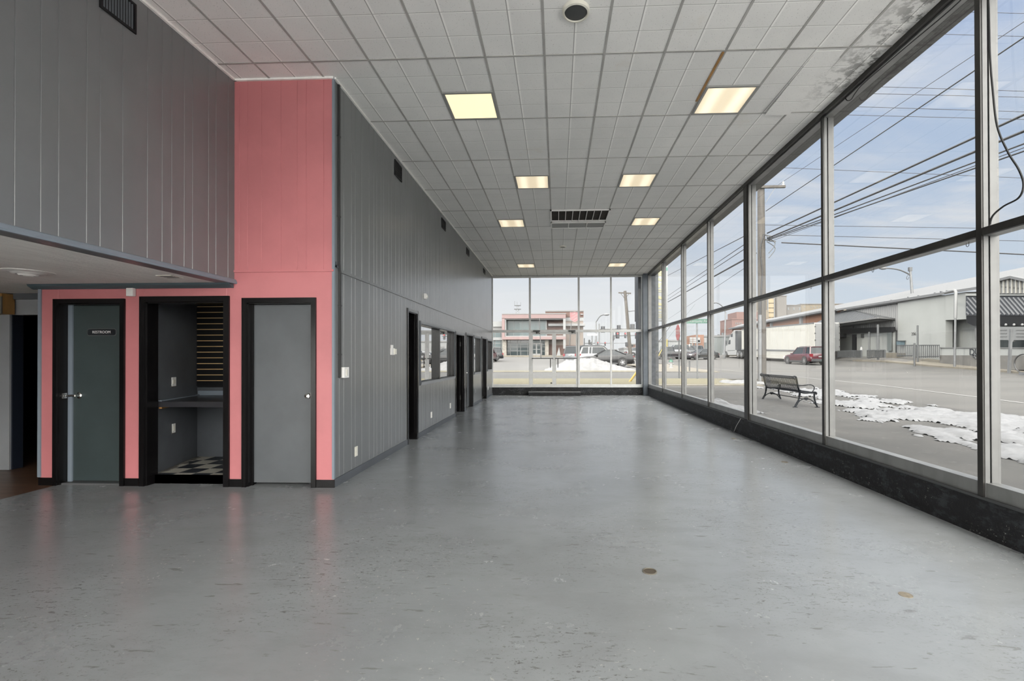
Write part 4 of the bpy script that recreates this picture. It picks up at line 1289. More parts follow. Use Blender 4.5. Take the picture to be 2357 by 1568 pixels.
put('pole_clamp', MB().box(at(2093.5, 43.9, 624), at(2096.5, 44.1, 616)), M['galv_dark'], o)

# stop sign (faces traffic coming along the side street)
Y = 24.6
p = gnd(1560.5, Y)
o = empty('stop_sign', p, 'red octagonal stop sign on a post at the street corner', 'sign')
put('post', MB().box(p + Vector((.03, -.04, 0)), p + Vector((.09, .04, 2.62))), M['galv_dark'], o)
zc = at(1560, Y, 765.5).z
oc = [(p.x, Y + .47 * math.cos(PI / 8 + k * PI / 4), zc + .47 * math.sin(PI / 8 + k * PI / 4)) for k in range(8)]
put('border', MB().prism(oc, (.02, 0, 0)), M['sign_white'], o)
put('face', MB().prism([(p.x - .001, Y + .44 * math.cos(PI / 8 + k * PI / 4), zc + .44 * math.sin(PI / 8 + k * PI / 4)) for k in range(8)], (-.004, 0, 0)), M['sign_red'], o)
text('lettering', 'STOP', .36, M['sign_white'], (p.x - .006, Y, zc), (PI / 2, 0, -PI / 2), o, .001)
# street name sign
Y = 24.3
p = gnd(1605, Y)
o = empty('street_name_sign', p, 'green Kentucky Ave street name sign on slim post', 'sign')
put('post', MB().cyl(p, at(1604, Y, 734), .04, 10), M['galv'], o)
a_, b_ = at(1577.5, Y, 745), at(1634, Y, 734.5)
put('blade', MB().box((a_.x, Y - .06, a_.z), (b_.x, Y - .045, b_.z)), M['sign_green'], o)
text('lettering', 'S Kentucky Ave', .175, M['sign_white'], ((a_.x + b_.x) / 2, Y - .063, (a_.z + b_.z) / 2), (PI / 2, 0, 0), o, .001)
put('mount', MB().box((p.x - .05, Y - .045, b_.z - .02), (p.x + .05, Y + .05, b_.z + .06)), M['galv_dark'], o)
p = gnd(1587, 32)
tag(put('short_post', MB().cyl(p, p + Vector((0, 0, .75)), .05, 10), M['galv_dark']), 'short gray post at the curb behind the street name sign', 'post')
# hydrant
p = gnd(1544.5, 37.2)
o = empty('fire_hydrant', p, 'white fire hydrant with green top at the street corner', 'fire hydrant')
put('barrel', MB().lathe([(.18, 0), (.18, .04), (.13, .06), (.12, .42), (.17, .46), (.17, .50)], p, 18), M['sign_white'], o, smooth=True)
put('bonnet', MB().lathe([(.17, .50), (.16, .56), (.11, .65), (.05, .69), (.05, .74), (.02, .75)], p, 18), M['sign_green'], o, smooth=True)
for sx_ in (-1, 1):
    put('nozzle', MB().cyl(p + Vector((sx_ * .10, -.02, .38)), p + Vector((sx_ * .21, -.02, .38)), .055, 12), M['sign_white'], o)
# yellow guy guards
def guy(a, b, top, Y, label):
    a, b, t = at(a[0], Y, a[1]), at(b[0], Y, b[1]), at(top[0], Y, top[1])
    a.z = tz(Y)
    o = empty('guy_guard', a, label, 'guy wire guard')
    put('guard', MB().tube([a, b], .055, 10), M['yellow_paint'], o)
    put('guy_wire', MB().tube([b, t], .012, 6), M['cable'], o)
guy((1449, 879), (1471, 849), (1545, 748), 22.4, 'yellow plastic guard on a guy wire in the roadside grass')
guy((1510.5, 809), (1536, 781), (1600, 700), 60, 'yellow guy wire guard in front of the far gray building')
Y = 60
Y = 64
p = at(1535, Y, 790)
o = empty('pedestrian_signal', gnd(1535, Y), 'yellow and black pedestrian signal head on a post at far corner', 'signal')
put('post', MB().cyl(gnd(1535, Y), p + Vector((0, 0, .6)), .07, 8), M['galv'], o)
put('housing', MB().box(p + Vector((-.18, -.2, -.5)), p + Vector((.05, .2, .5))), M['yellow_paint'], o)
put('lens_face', MB().box(p + Vector((.05, -.2, -.45)), p + Vector((.14, .2, .4))), M['black_paint'], o)

# traffic signals
def signal(px, py, Y, h, red, wide=False, label=''):
    c = at(px, Y, py)
    o = empty('traffic_signal', c, label, 'traffic light', label.replace('traffic light', 'traffic lights'))
    w = h * .38
    put('housing', MB().box(c + Vector((-w / 2, 0, -h / 2)), c + Vector((w / 2, .25, h / 2))), M['black_paint'], o)
    if wide:
        put('back_plate', MB().box(c + Vector((-w, .1, -h / 2 - .08)), c + Vector((w, .14, h / 2 + .08))), M['black_paint'], o)
    for i in range(3):
        z = h / 2 - h * (i + .5) / 3
        lit = red and i == 0
        put('lens', MB().cyl(c + Vector((0, -.02, z)), c + Vector((0, .01, z)), w * .36, 12), M['red_lamp'] if lit else M['steel_dark'], o)
    put('hanger', MB().cyl(c + Vector((0, .12, -h / 2 - .06)), c + Vector((0, .12, h / 2 + .12)), .04, 6), M['galv_dark'], o)
LT = 'dark three-lens traffic light hanging above the far crossing'
for px, py, Y, h, red, wide in ((1388, 758.5, 66, .75, False, True), (1424.5, 755.5, 66, .72, False, True), (1421.5, 772, 66, .75, True, True), (1439.5, 772, 66, .75, True, False), (1464.5, 773.5, 66, .8, True, False), (1456, 754.5, 66, .9, False, True), (1413, 777, 66, .6, False, False),
                         (1356.5, 788, 90, .9, False, False), (1361, 792, 90, .7, False, False), (1376.5, 791.5, 90, .7, True, False), (1393, 792, 90, .7, True, False), (1371, 786, 90, .6, False, False), (1442.5, 793, 90, .7, False, True)):
    lab = ('unlit black traffic light seen from behind on the upper mast arm' if py < 760 else
           'red-lit traffic light with wide back plate on the nearer mast arm' if red and wide else
           'red-lit traffic light without back plate on the nearer mast arm' if red and Y < 80 else
           'small unlit traffic light beside the nearer mast arm pole' if Y < 80 else
           'tiny red-lit traffic light on the far mast arm' if red else 'tiny unlit traffic light on the far mast arm')
    signal(px, py, Y, h, red, wide, lab)
for (pb, x0, x1, y, Y, lab) in ((1411, 1411, 1470, 773, 66.33, 'gray mast arm carrying the nearer row of traffic lights'), (1379, 1379, 1470, 757.5, 66.33, 'gray mast arm level with the window rail carrying unlit traffic lights'), (1345, 1345, 1446, 790.5, 90.33, 'gray mast arm carrying the far row of traffic lights')):
    b_ = gnd(pb, Y)
    o = empty('mast_arm', b_, lab, 'signal pole')
    put('pole', MB().tube([b_, at(pb, Y, y - 12)], [.14, .10], 10), M['galv'], o)
    put('arm', MB().tube([at(x0, Y, y), at(x1, Y, y - 1)], [.09, .06], 8), M['galv'], o)
Y = 58
b_ = gnd(1363, Y)
o = empty('road_sign', b_, 'gray back of a wide road sign on a post behind the coupe', 'sign')
put('post', MB().box(b_ + Vector((-.06, 0, 0)), at(1364.0, Y + .1, 768)), M['galv_dark'], o)
put('panel', MB().box(at(1352, Y - .05, 772.5), at(1375, Y - .03, 768.2)), M['sign_back'], o)

# blade sign hung outside the corner
Ys = 18.6
a_, b_ = at(1464.5, Ys, 739), at(1537, Ys, 739)
o = empty('blade_sign', (b_.x, Ys, a_.z), 'tall vertical gray sign with yellow letter shapes outside the corner', 'sign')
ztop = 6.2
put('cabinet', MB().box((a_.x, Ys, a_.z), (b_.x, Ys + .28, ztop)), M['sign_panel_gray'], o)
put('edge_channel', MB().box((a_.x - .012, Ys - .01, a_.z - .01), (a_.x + .02, Ys + .29, ztop + .02)), M['steel_dark'], o)
put('top_band', MB().box((a_.x + .02, Ys - .012, at(1520, Ys, 623).z), (b_.x, Ys, at(1520, Ys, 616).z)), mat('band_green', (.05, .14, .11), .5), o)
def ybar(p0, p1, x0=1504, x1=1525):
    yquad([(x0, p0), (x1, p0), (x1, p1), (x0, p1)])
def yquad(pts):
    put('letter_stroke', MB().prism([at(x, Ys, y) for x, y in pts], (0, -.012, 0)), M['sign_yellow'], o)
for q in ((624.5, 627), (628.5, 630.5), (632, 634.8), (652.5, 655), (666.2, 668.2), (671, 672.6), (708.5, 711), (717.5, 719), (723.5, 725), (727.5, 728.8), (730.5, 732)):
    ybar(*q)
yquad([(1504, 637), (1512, 637.5), (1525, 644), (1525, 648.5), (1512, 645), (1504, 645)])
yquad([(1512, 655), (1519, 655), (1519, 662), (1512, 662)])
yquad([(1504, 676), (1514, 680), (1525, 685), (1525, 690), (1516, 688), (1504, 689)])
yquad([(1504, 694), (1512, 695), (1525, 700), (1525, 704), (1512, 703), (1504, 703)])
put('bracket', MB().box((3.6, Ys - .02, 4.9), (3.9, Ys + .2, 5.1)).box((3.5, B + .8, 4.3), (3.7, Ys + .1, 4.5)), M['steel_dark'], o)

# ================================================================== OUTSIDE: VEHICLES
STY = {
 'sedan': dict(top=[(-.5, .42, .80), (-.492, .58, .90), (-.44, .655, .95), (-.30, .66, 1), (-.02, .645, 1), (.18, .62, 1), (.32, .585, .98), (.44, .52, .93), (.49, .42, .84), (.5, .34, .78)], gb=(-.37, .20), gr=(-.20, .03), wb=(-.29, .31), r=.335),
 'coupe': dict(top=[(-.5, .45, .80), (-.495, .64, .90), (-.46, .725, .95), (-.33, .70, 1), (-.02, .655, 1), (.16, .635, 1), (.32, .60, .98), (.44, .53, .93), (.49, .42, .84), (.5, .32, .78)], gb=(-.37, .19), gr=(-.17, .0), wb=(-.295, .295), r=.36),
 'suv': dict(top=[(-.5, .36, .86), (-.495, .50, .94), (-.48, .60, .98), (-.30, .605, 1), (0, .595, 1), (.16, .58, 1), (.34, .55, .98), (.45, .50, .93), (.49, .40, .86), (.5, .30, .80)], gb=(-.475, .18), gr=(-.42, .02), wb=(-.30, .31), r=.36),
 'van': dict(top=[(-.5, .34, .88), (-.495, .46, .95), (-.48, .54, .98), (-.30, .545, 1), (0, .54, 1), (.24, .53, 1), (.38, .48, .97), (.46, .42, .93), (.49, .36, .87), (.5, .28, .80)], gb=(-.485, .30), gr=(-.45, .10), wb=(-.30, .32), r=.34),
 'pickup': dict(top=[(-.5, .40, .90), (-.495, .56, .96), (-.48, .60, .98), (-.30, .60, 1), (-.08, .60, 1), (.16, .60, 1), (.34, .58, .98), (.45, .54, .93), (.49, .42, .86), (.5, .30, .82)], gb=(-.12, .19), gr=(-.08, .07), wb=(-.31, .31), r=.39),
}
def car(name, label, cat, loc, rz, Ln, Wd, Ht, paint, style, group=None, dark_trim=False):
    S = STY[style]
    o = empty(name, loc, label, cat, group, rz=rz)
    hw = Wd / 2
    zb = .20 if style in ('sedan', 'coupe') else .26
    rings = []
    for t, f, w in S['top']:
        x, zt, y = t * Ln, f * Ht, hw * w
        zl = zb + (.10 if abs(t) > .48 else 0)
        zm = max(zl + .06, zt - .12)
        rings.append([(x, -y * .86, zl), (x, -y * .97, zl + .09), (x, -y, (zl + zm) / 2), (x, -y * .985, zm), (x, -y * .90, zt), (x, 0, zt + .015), (x, y * .90, zt), (x, y * .985, zm), (x, y, (zl + zm) / 2), (x, y * .97, zl + .09), (x, y * .86, zl)])
    put('body', MB().loft(rings), M[paint], o, local=True, smooth=True)
    def belt(x):
        return lerp(x / Ln, [(t, f) for t, f, w in S['top']]) * Ht
    xb0, xb1, xr0, xr1 = S['gb'][0] * Ln, S['gb'][1] * Ln, S['gr'][0] * Ln, S['gr'][1] * Ln
    zr = Ht - .045
    b0, b1 = belt(xb0) - .03, belt(xb1) - .03
    yb, yr = hw * .90, hw * .72
    mid = (xr0 + xr1) / 2
    c8 = [(xb0, -yb, b0), (xb1, -yb, b1), (xb1, yb, b1), (xb0, yb, b0), (xr0, -yr, zr), (xr1, -yr, zr), (xr1, yr, zr), (xr0, yr, zr)]
    put('windows', MB().add(c8, [(0, 1, 5, 4), (1, 2, 6, 5), (2, 3, 7, 6), (3, 0, 4, 7), (4, 5, 6, 7)]), M['car_glass'], o, local=True)
    rf = MB()
    rf.loft([[(x, -yr * w, z0), (x, -yr * w * .92, z0 + .035), (x, 0, z0 + .05), (x, yr * w * .92, z0 + .035), (x, yr * w, z0)] for x, w, z0 in ((xr0 - .05, .96, zr - .03), (xr0 + .1, 1.02, zr - .01), (mid, 1.04, zr), (xr1 - .1, 1.02, zr - .01), (xr1 + .04, .96, zr - .03))])
    put('roof', rf, M[paint], o, local=True, smooth=True)
    pl = MB()
    q = .075
    for sy_ in (-1, 1):
        pl.bar((xb0 + q * .3, sy_ * yb, b0), (xr0, sy_ * yr, zr), .10, .06)
        pl.bar((xb1, sy_ * yb, b1), (xr1, sy_ * yr, zr), .07, .05)
        pl.bar((mid - .15, sy_ * (yb + .005), (b0 + b1) / 2), (mid - .10, sy_ * (yr + .012), zr), .07, .025, (0, 1, 0))
        if style in ('suv', 'van'):
            k = xb0 + (xb1 - xb0) * .27
            pl.bar((k, sy_ * (yb + .005), belt(k) - .03), (k + .05, sy_ * (yr + .012), zr), .10, .025, (0, 1, 0))
    put('pillars_frame', pl, M[paint], o, local=True)
    if style in ('suv', 'van'):
        for sy_ in (-1, 1):
            put('roof_rail', MB().tube([(xr0 + .1, sy_ * yr * .9, zr + .03), (xr0 + .2, sy_ * yr * .9, zr + .075), (xr1 - .3, sy_ * yr * .9, zr + .075), (xr1 - .2, sy_ * yr * .9, zr + .03)], .018, 6), M['car_trim'], o, local=True)
    r = S['r']
    for wx in S['wb']:
        for sy_ in (-1, 1):
            c = (wx * Ln, sy_ * (hw - .21), r)
            put('wheel_arch', MB().cyl((wx * Ln, sy_ * (hw - .25), r + .02), (wx * Ln, sy_ * (hw + .004), r + .02), r * 1.17, 22), M['black_void'], o, local=True)
            w = put('wheel', MB().lathe([(r * .62, -.0), (r * .95, .0), (r, .03), (r, .18), (r * .95, .215), (r * .68, .222), (r * .66, .19)], c, 26, (0, sy_, 0)), M['tyre'], o, local=True, smooth=True)
            rm = MB().lathe([(r * .68, .17), (r * .68, .205), (r * .62, .215), (r * .60, .18), (.05, .185)], c, 26, (0, sy_, 0))
            for k in range(5):
                for d in (-.11, .11):
                    a = 2 * PI * k / 5 + d * 1.4
                    rm.bar((c[0] + .05 * math.cos(a), c[1] + sy_ * .205, c[2] + .05 * math.sin(a)), (c[0] + r * .64 * math.cos(a + d), c[1] + sy_ * .21, c[2] + r * .64 * math.sin(a + d)), .022, .04, (0, 1, 0))
            rm.cyl((c[0], c[1] + sy_ * .18, c[2]), (c[0], c[1] + sy_ * .222, c[2]), .06, 12)
            d_ = put('rim', rm, M['rim'], w, local=True)
            put('rim_recess', MB().cyl((c[0], c[1] + sy_ * .16, c[2]), (c[0], c[1] + sy_ * .182, c[2]), r * .64, 20), M['black_void'], w, local=True)
    zt = lerp(-.48, [(t, f) for t, f, w in S['top']]) * Ht
    for sy_ in (-1, 1):
        if style in ('suv', 'van'):
            put('tail_light', MB().box((-Ln * .5 - .01, sy_ * hw * .70, zt - .30), (-Ln * .46, sy_ * hw * .97, zt - .02)), M['tail_red'], o, local=True)
        else:
            put('tail_light', MB().box((-Ln * .5 - .015, sy_ * hw * .35, zt - .22), (-Ln * .475, sy_ * hw * .90, zt - .10)), M['tail_red'], o, local=True)
        put('headlight', MB().box((Ln * .455, sy_ * hw * .55, Ht * .40), (Ln * .497, sy_ * hw * .90, Ht * .47)), M['lamp_clear'], o, local=True)
        put('mirror', MB().box((xb1 - .28, sy_ * hw * .95, b1 + .02), (xb1 - .12, sy_ * hw * 1.12, b1 + .15)), M[paint], o, local=True, bevel=.02)
        put('sill', MB().box((S['wb'][0] * Ln + r * 1.2, sy_ * hw * .90, zb - .02), (S['wb'][1] * Ln - r * 1.2, sy_ * hw * 1.0, zb + .13)), M['car_trim'], o, local=True)
        put('door_handle', MB().box((mid - .05, sy_ * hw * .985, Ht * .50), (mid + .12, sy_ * hw * 1.01, Ht * .50 + .03)), M[paint], o, local=True)
    put('rear_bumper', MB().box((-Ln * .5 - .06, -hw * .86, zb + .02), (-Ln * .46, hw * .86, zb + .27)), M['car_trim'] if style in ('suv', 'pickup') else M[paint], o, local=True, bevel=.03)
    put('front_bumper', MB().box((Ln * .46, -hw * .86, zb + .02), (Ln * .5 + .03, hw * .86, zb + .24)), M['car_trim'] if style in ('suv', 'pickup') else M[paint], o, local=True, bevel=.03)
    put('license_plate', MB().box((-Ln * .5 - .035, -.16, Ht * .40), (-Ln * .5 + .02, .16, Ht * .40 + .11)), M['sign_white'], o, local=True)
    return o
def carat(px, Y, **k):
    p = gnd(px, Y)
    return p
car('coupe', 'black coupe with silver rims parked behind the snow pile', 'car', gnd(1391.5, 41.6), PI, 5.05, 1.9, 1.50, 'coupe_black', 'coupe')
car('white_suv', 'white boxy car between the black coupe and the silver cars', 'car', gnd(1385, 47.0), 0.0, 4.7, 1.85, 1.78, 'car_white', 'suv')
car('minivan', 'silver minivan with red tail lights, its rear facing the glass doors', 'car', gnd(1339, 52.5), .95, 4.9, 1.9, 1.85, 'car_silver', 'van')
car('silver_suv', 'silver car with roof rails behind the white boxy car', 'car', gnd(1378, 56.5), 0.08, 5.0, 1.9, 1.95, 'car_silver', 'van')
car('red_hatchback', 'red car half hidden past the end of the gray wall', 'car', gnd(1122, 57.5), 1.5, 4.5, 1.85, 1.72, 'car_red', 'suv')
car('dark_suv', 'dark car parked just beyond the half-hidden red car', 'car', gnd(1117, 61.5), 0.25 + PI, 4.7, 1.9, 1.70, 'car_darkgray', 'suv')
car('gray_sedan', 'gray car far off beyond the leaning utility pole', 'car', gnd(1472, 74), 0.1, 4.6, 1.8, 1.45, 'car_silver', 'sedan')
car('pickup_truck', 'dark pickup truck beyond the stop sign', 'truck', gnd(1538, 66), PI + .08, 5.6, 2.0, 1.75, 'car_darkgray', 'pickup')
car('white_wagon', 'white-roofed car partly hidden behind the dark pickup truck', 'car', gnd(1552, 72), PI, 4.9, 1.9, 1.95, 'car_white', 'suv')
car('black_sedan', 'black car stopped in front of the silver pickup on the street', 'car', gnd(1614, 64), PI + .35, 4.7, 1.85, 1.48, 'car_darkgray', 'sedan')
car('silver_pickup', 'silver pickup truck behind the black car on the street', 'truck', gnd(1604, 70), PI + .45, 5.5, 2.0, 1.85, 'car_silver', 'pickup')
car('red_crossover', 'dark red crossover parked beside the white semi trailer', 'car', Vector((24.35, 45.7, tz(45.7))), PI / 2 + .05, 4.7, 1.92, 1.70, 'car_red', 'suv')

def semi():
    # trailer
    x0, x1, y0, y1 = 25.9, 28.4, 46.9, 65.0
    zg0, zg1 = tz(47.4), tz(65.6)
    o = empty('semi_trailer', (27.5, 56, tz(56)), 'long white box trailer parked along the far side of the street', 'trailer')
    zb0, zt0, zb1, zt1 = zg0 + 1.25, zg0 + 4.13, zg1 + 1.25, zg1 + 4.13
    put('box', MB().add([(x0, y0, zb0), (x1, y0, zb0), (x1, y1, zb1), (x0, y1, zb1), (x0, y0, zt0), (x1, y0, zt0), (x1, y1, zt1), (x0, y1, zt1)], [(0, 3, 2, 1), (4, 5, 6, 7), (0, 1, 5, 4), (1, 2, 6, 5), (2, 3, 7, 6), (3, 0, 4, 7)]), M['trailer_white'], o)
    rb = MB()
    for i in range(1, 14):
        t = i / 14
        y = y0 + (y1 - y0) * t
        rb.box((x0 - .025, y - .03, zb0 + (zb1 - zb0) * t), (x0, y + .03, zt0 + (zt1 - zt0) * t - .1))
    put('side_ribs', rb, M['trailer_white'], o)
    put('bottom_rail', MB().bar((x0 - .02, y0, zb0 + .05), (x0 - .02, y1, zb1 + .05), .06, .14), M['galv'], o)
    put('top_rail', MB().bar((x0 - .01, y0, zt0 - .03), (x0 - .01, y1, zt1 - .03), .05, .12), M['galv'], o)
    put('side_skirt', MB().add([(x0 + .05, y0 + 3.8, zb0 - .85), (x0 + .05, y1 - 4.5, zb1 - 1.0), (x0 + .05, y1 - 4.5, zb1), (x0 + .05, y0 + 3.8, zb0)] + [(x0 + .10, y0 + 3.8, zb0 - .85), (x0 + .10, y1 - 4.5, zb1 - 1.0), (x0 + .10, y1 - 4.5, zb1), (x0 + .10, y0 + 3.8, zb0)], [(0, 1, 2, 3), (7, 6, 5, 4), (0, 3, 7, 4), (1, 5, 6, 2), (0, 4, 5, 1), (3, 2, 6, 7)]), M['trailer_white'], o)
    for xa, xb in ((x0 + .06, 27.46), (27.5, x1 - .06)):
        d = put('rear_door', MB().box((xa, y0 - .05, zb0 + .06), (xb, y0 + .02, zt0 - .1)), M['metal_white'], o)
        hx = xa if xa < 27 else xb
        for k in range(4):
            z = zb0 + .4 + k * .68
            put('hinge', MB().box((hx - .05, y0 - .08, z), (hx + .05, y0 - .02, z + .09)), M['steel_dark'], d)
        put('lock_rod', MB().cyl(((xa + xb) / 2, y0 - .07, zb0), ((xa + xb) / 2, y0 - .07, zt0 - .05), .022, 8), M['galv'], d)
    put('underride_guard', MB().bar((x0 + .2, y0, zg0 + .55), (x1 - .2, y0, zg0 + .55), .10, .10).box((26.9, y0, zg0 + .55), (27.0, y0 + .1, zb0)).box((28.0, y0, zg0 + .55), (28.1, y0 + .1, zb0)), M['steel_dark'], o)
    for yy in (y0 + 1.4, y0 + 2.7):
        for xx in (x0 + .02, x1 - .5):
            z = tz(yy) + .5
            w = put('wheel', MB().lathe([(.28, 0), (.48, 0), (.5, .04), (.5, .44), (.48, .48), (.3, .48)], (xx, yy, z), 22, (1, 0, 0)), M['tyre'], o, smooth=True)
            put('rim', MB().lathe([(.29, -.01), (.27, .06), (.1, .10), (.09, .0)], (xx, yy, z), 18, (1, 0, 0)), M['rim'], w, smooth=True)
    # tractor
    zg = tz(69)
    o = empty('semi_truck', (27.4, 69, zg), 'white sleeper semi truck cab hitched to the long white trailer', 'truck')
    xa, xb = 25.92, 28.35
    def pr(poly, a, b): return MB().prism([(a, y, zg + z) for y, z in poly], (b - a, 0, 0))
    put('cab', pr([(67.4, 1.0), (67.4, 3.9), (67.9, 4.05), (68.9, 3.6), (69.7, 2.95), (70.35, 2.05), (70.5, 1.0)], xa, xb), M['car_white'], o, bevel=.06)
    put('hood', pr([(70.3, .75), (70.3, 2.0), (71.3, 1.85), (72.1, 1.65), (72.5, 1.35), (72.6, .45), (71.6, .45), (70.9, .6)], xa + .15, xb - .15), M['car_white'], o, bevel=.09)
    put('windshield', pr([(69.72, 2.9), (70.34, 2.06), (70.40, 2.06), (69.78, 2.93)], xa + .15, xb - .15), M['car_glass'], o)
    put('side_window', pr([(69.15, 2.05), (70.05, 2.05), (69.75, 2.65), (69.15, 2.7)], xa - .015, xa + .01), M['car_glass'], o)
    put('sleeper_window', pr([(68.3, 3.1), (69.1, 3.1), (69.0, 3.5), (68.3, 3.62)], xa - .015, xa + .01), M['car_glass'], o)
    put('gap_fairing', pr([(66.5, 1.1), (66.5, 3.9), (67.4, 3.95), (67.4, 1.1)], xa + .02, xb - .02), M['car_trim'], o)
    put('side_fairing', pr([(67.0, .40), (67.0, 1.15), (70.3, 1.15), (70.3, .40)], xa + .0, xa + .35), M['car_white'], o, bevel=.03)
    put('chassis', MB().box((27.0, 64.5, zg + .8), (27.9, 72.2, zg + 1.05)), M['steel_dark'], o)
    put('mirror', MB().box((xa - .28, 70.25, zg + 2.0), (xa - .10, 70.35, zg + 2.6)).bar((xa, 70.3, zg + 2.3), (xa - .2, 70.3, zg + 2.3), .04, .04), M['car_trim'], o)
    put('front_bumper', pr([(71.9, .30), (72.7, .32), (72.72, .75), (71.9, .72)], xa + .05, xb - .05), M['car_white'], o, bevel=.05)
    put('headlight', MB().box((xa + .13, 72.0, zg + 1.0), (xa + .3, 72.45, zg + 1.3)), M['lamp_clear'], o)
    for yy in (65.2, 66.5, 71.35):
        for xx in (xa + .02, xb - .5):
            w = put('wheel', MB().lathe([(.28, 0), (.50, 0), (.52, .04), (.52, .40), (.50, .44), (.3, .44)], (xx, yy, zg + .5), 22, (1, 0, 0)), M['tyre'], o, smooth=True)
            put('rim', MB().lathe([(.30, -.01), (.27, .05), (.1, .10), (.09, .0)], (xx, yy, zg + .5), 18, (1, 0, 0)), M['rim'], w, smooth=True)
semi()

# ================================================================== OUTSIDE: BUILDINGS
def fbox(mb, p0, p1, Y, d0=0.0, d1=.3):
    """box whose front shows from view point p0 to p1 at distance Y; d0/d1: depth from Y"""
    a, b = at(p0[0], Y, p0[1]), at(p1[0], Y, p1[1])
    return mb.box((a.x, Y + d0, a.z), (b.x, Y + d1, b.z))
YB_ = 80.0
gz = at(1200, YB_, 818).z
o = empty('community_building', at(1230, YB_, 818), 'two-storey brick building with projecting pink frame and teal glass', 'building')
def bpart(name, m, *rs, par=None, Y=YB_):
    mb = MB()
    for r in rs:
        fbox(mb, (r[0], r[1]), (r[2], r[3]), Y, *(r[4:] if len(r) > 4 else (0, .3)))
    return put(name, mb, M[m], par or o)
bpart('left_wing', 'fascia_gray', (1060, 752, 1162, 819, .5, 12))
bpart('left_roof', 'stucco_gray', (1060, 740, 1160, 752, .3, 12))
for x in range(1064, 1158, 15):
    w = bpart('upper_window', 'teal_glass', (x, 766, x + 13, 776.5, .42, .6))
    w = bpart('lower_window', 'teal_glass', (x, 783, x + 13, 808, .42, .6))
    bpart('glazing_bars', 'metal_white', (x, 790, x + 13, 791, .38, .45), (x, 799, x + 13, 800, .38, .45), par=w)
bpart('left_sill', 'metal_white', (1060, 777, 1158, 783, .2, .6))
bpart('left_base', 'stone', (1060, 808, 1162, 819, .3, .6))
ground_wall = bpart('ground_floor_core', 'brick_tan', (1160, 782, 1300, 819, 1.2, 14))
bpart('upper_core', 'fascia_gray', (1160, 728, 1258, 782, .9, 14))
# pink frame sticking out
bpart('pink_frame', 'pink_panel', (1157, 724.5, 1302, 734, -1.2, 1.0), (1157, 776, 1302, 782, -1.2, 1.0), (1157, 734, 1163.5, 776, -1.2, 1.0))
bpart('frame_cap', 'fascia_gray', (1157, 723.4, 1302.5, 724.6, -1.25, 1.2), (1255, 721.5, 1303, 724, .2, 3))
bpart('inner_reveal', 'stucco_gray', (1163.5, 734, 1166.5, 776, -1.0, .9), (1163.5, 734, 1297, 736.5, -.9, .9))
bpart('inner_sill', 'metal_white', (1165, 774, 1297, 776.5, -1.1, .8))
tg = bpart('teal_glazing', 'teal_glass', (1166.5, 736.5, 1257, 774, .3, .5))
bpart('glazing_bars', 'galv', *[(x, 736.5, x + .7, 774, .22, .32) for x in (1182, 1202, 1218, 1239)], par=tg)
bpart('glazing_edge', 'metal_white', (1256.5, 736.5, 1258.5, 774, .1, .5))
bpart('white_pier', 'metal_white', (1296, 734, 1302, 803, -1.15, -.3))
bpart('brick_panel', 'brick_brown', (1258.5, 736.5, 1300, 776, .9, 1.2))
bpart('ledge_strip', 'metal_white', (1262, 745, 1347, 750, .2, 1.0))
# lower storey
bpart('stone_column', 'stone', (1157, 782, 1166.5, 819, -.6, .8))
bpart('stone_column', 'stone', (1254.5, 782, 1263, 819, -.4, .8))
lg = bpart('lobby_glazing', 'dark_glass', (1166.5, 783.5, 1217, 818, .4, .6))
bars = [(x, 783.5, x + .9, 818, .3, .42) for x in (1173.5, 1190, 1197.5, 1214)] + [(1166.5, y, 1217, y + .8, .3, .42) for y in (788.5, 798.5, 807.8)]
bpart('glazing_bars', 'metal_white', *bars, par=lg)
bpart('entry_transom', 'teal_glass', (1223, 783.5, 1254, 789, .4, .6))
for x0_, x1_ in ((1224, 1233.5), (1235.5, 1245.5)):
    d_ = bpart('entry_door', 'aluminum_white', (x0_ - 1, 789.5, x1_ + 1, 818, .35, .5))
    bpart('door_glass', 'dark_glass', (x0_ + .6, 792, x1_ - .6, 803.5, .3, .36), (x0_ + .6, 805, x1_ - .6, 814, .3, .36), par=d_)
sl2 = bpart('side_light', 'dark_glass', (1247.5, 790, 1254.5, 818, .4, .5))
bpart('side_light_bars', 'metal_white', (1247, 798, 1254.5, 798.8, .34, .42), (1247, 808, 1254.5, 808.8, .34, .42), (1246.6, 783.5, 1247.5, 818, .3, .5), par=sl2)
bpart('side_door', 'brick_brown', (1263, 792, 1275, 818.5, .9, 1.25))
# brick block on the street side
bpart('brick_block', 'brick_tan', (1255, 737, 1343.5, 797, 1.3, 16), (1263, 782, 1343.5, 797, 1.1, 2))
bpart('brick_top', 'brick_brown', (1255, 715, 1344, 729, 1.2, 16))
bpart('brick_band', 'stucco_gray', (1302, 729, 1344, 737.5, 1.25, 16))
bpart('parapet', 'fascia_gray', (1254.5, 713, 1344.5, 715.6, 1.1, 16.2))
bpart('brick_base', 'brick_brown', (1263, 795, 1343.5, 820, 1.0, 16))
bpart('corner_cornice', 'metal_white', (1342, 745.3, 1347, 749.5, .4, 3))
bpart('wall_light', 'sign_white', (1337, 721.5, 1342.5, 723.4, .9, 1.2))
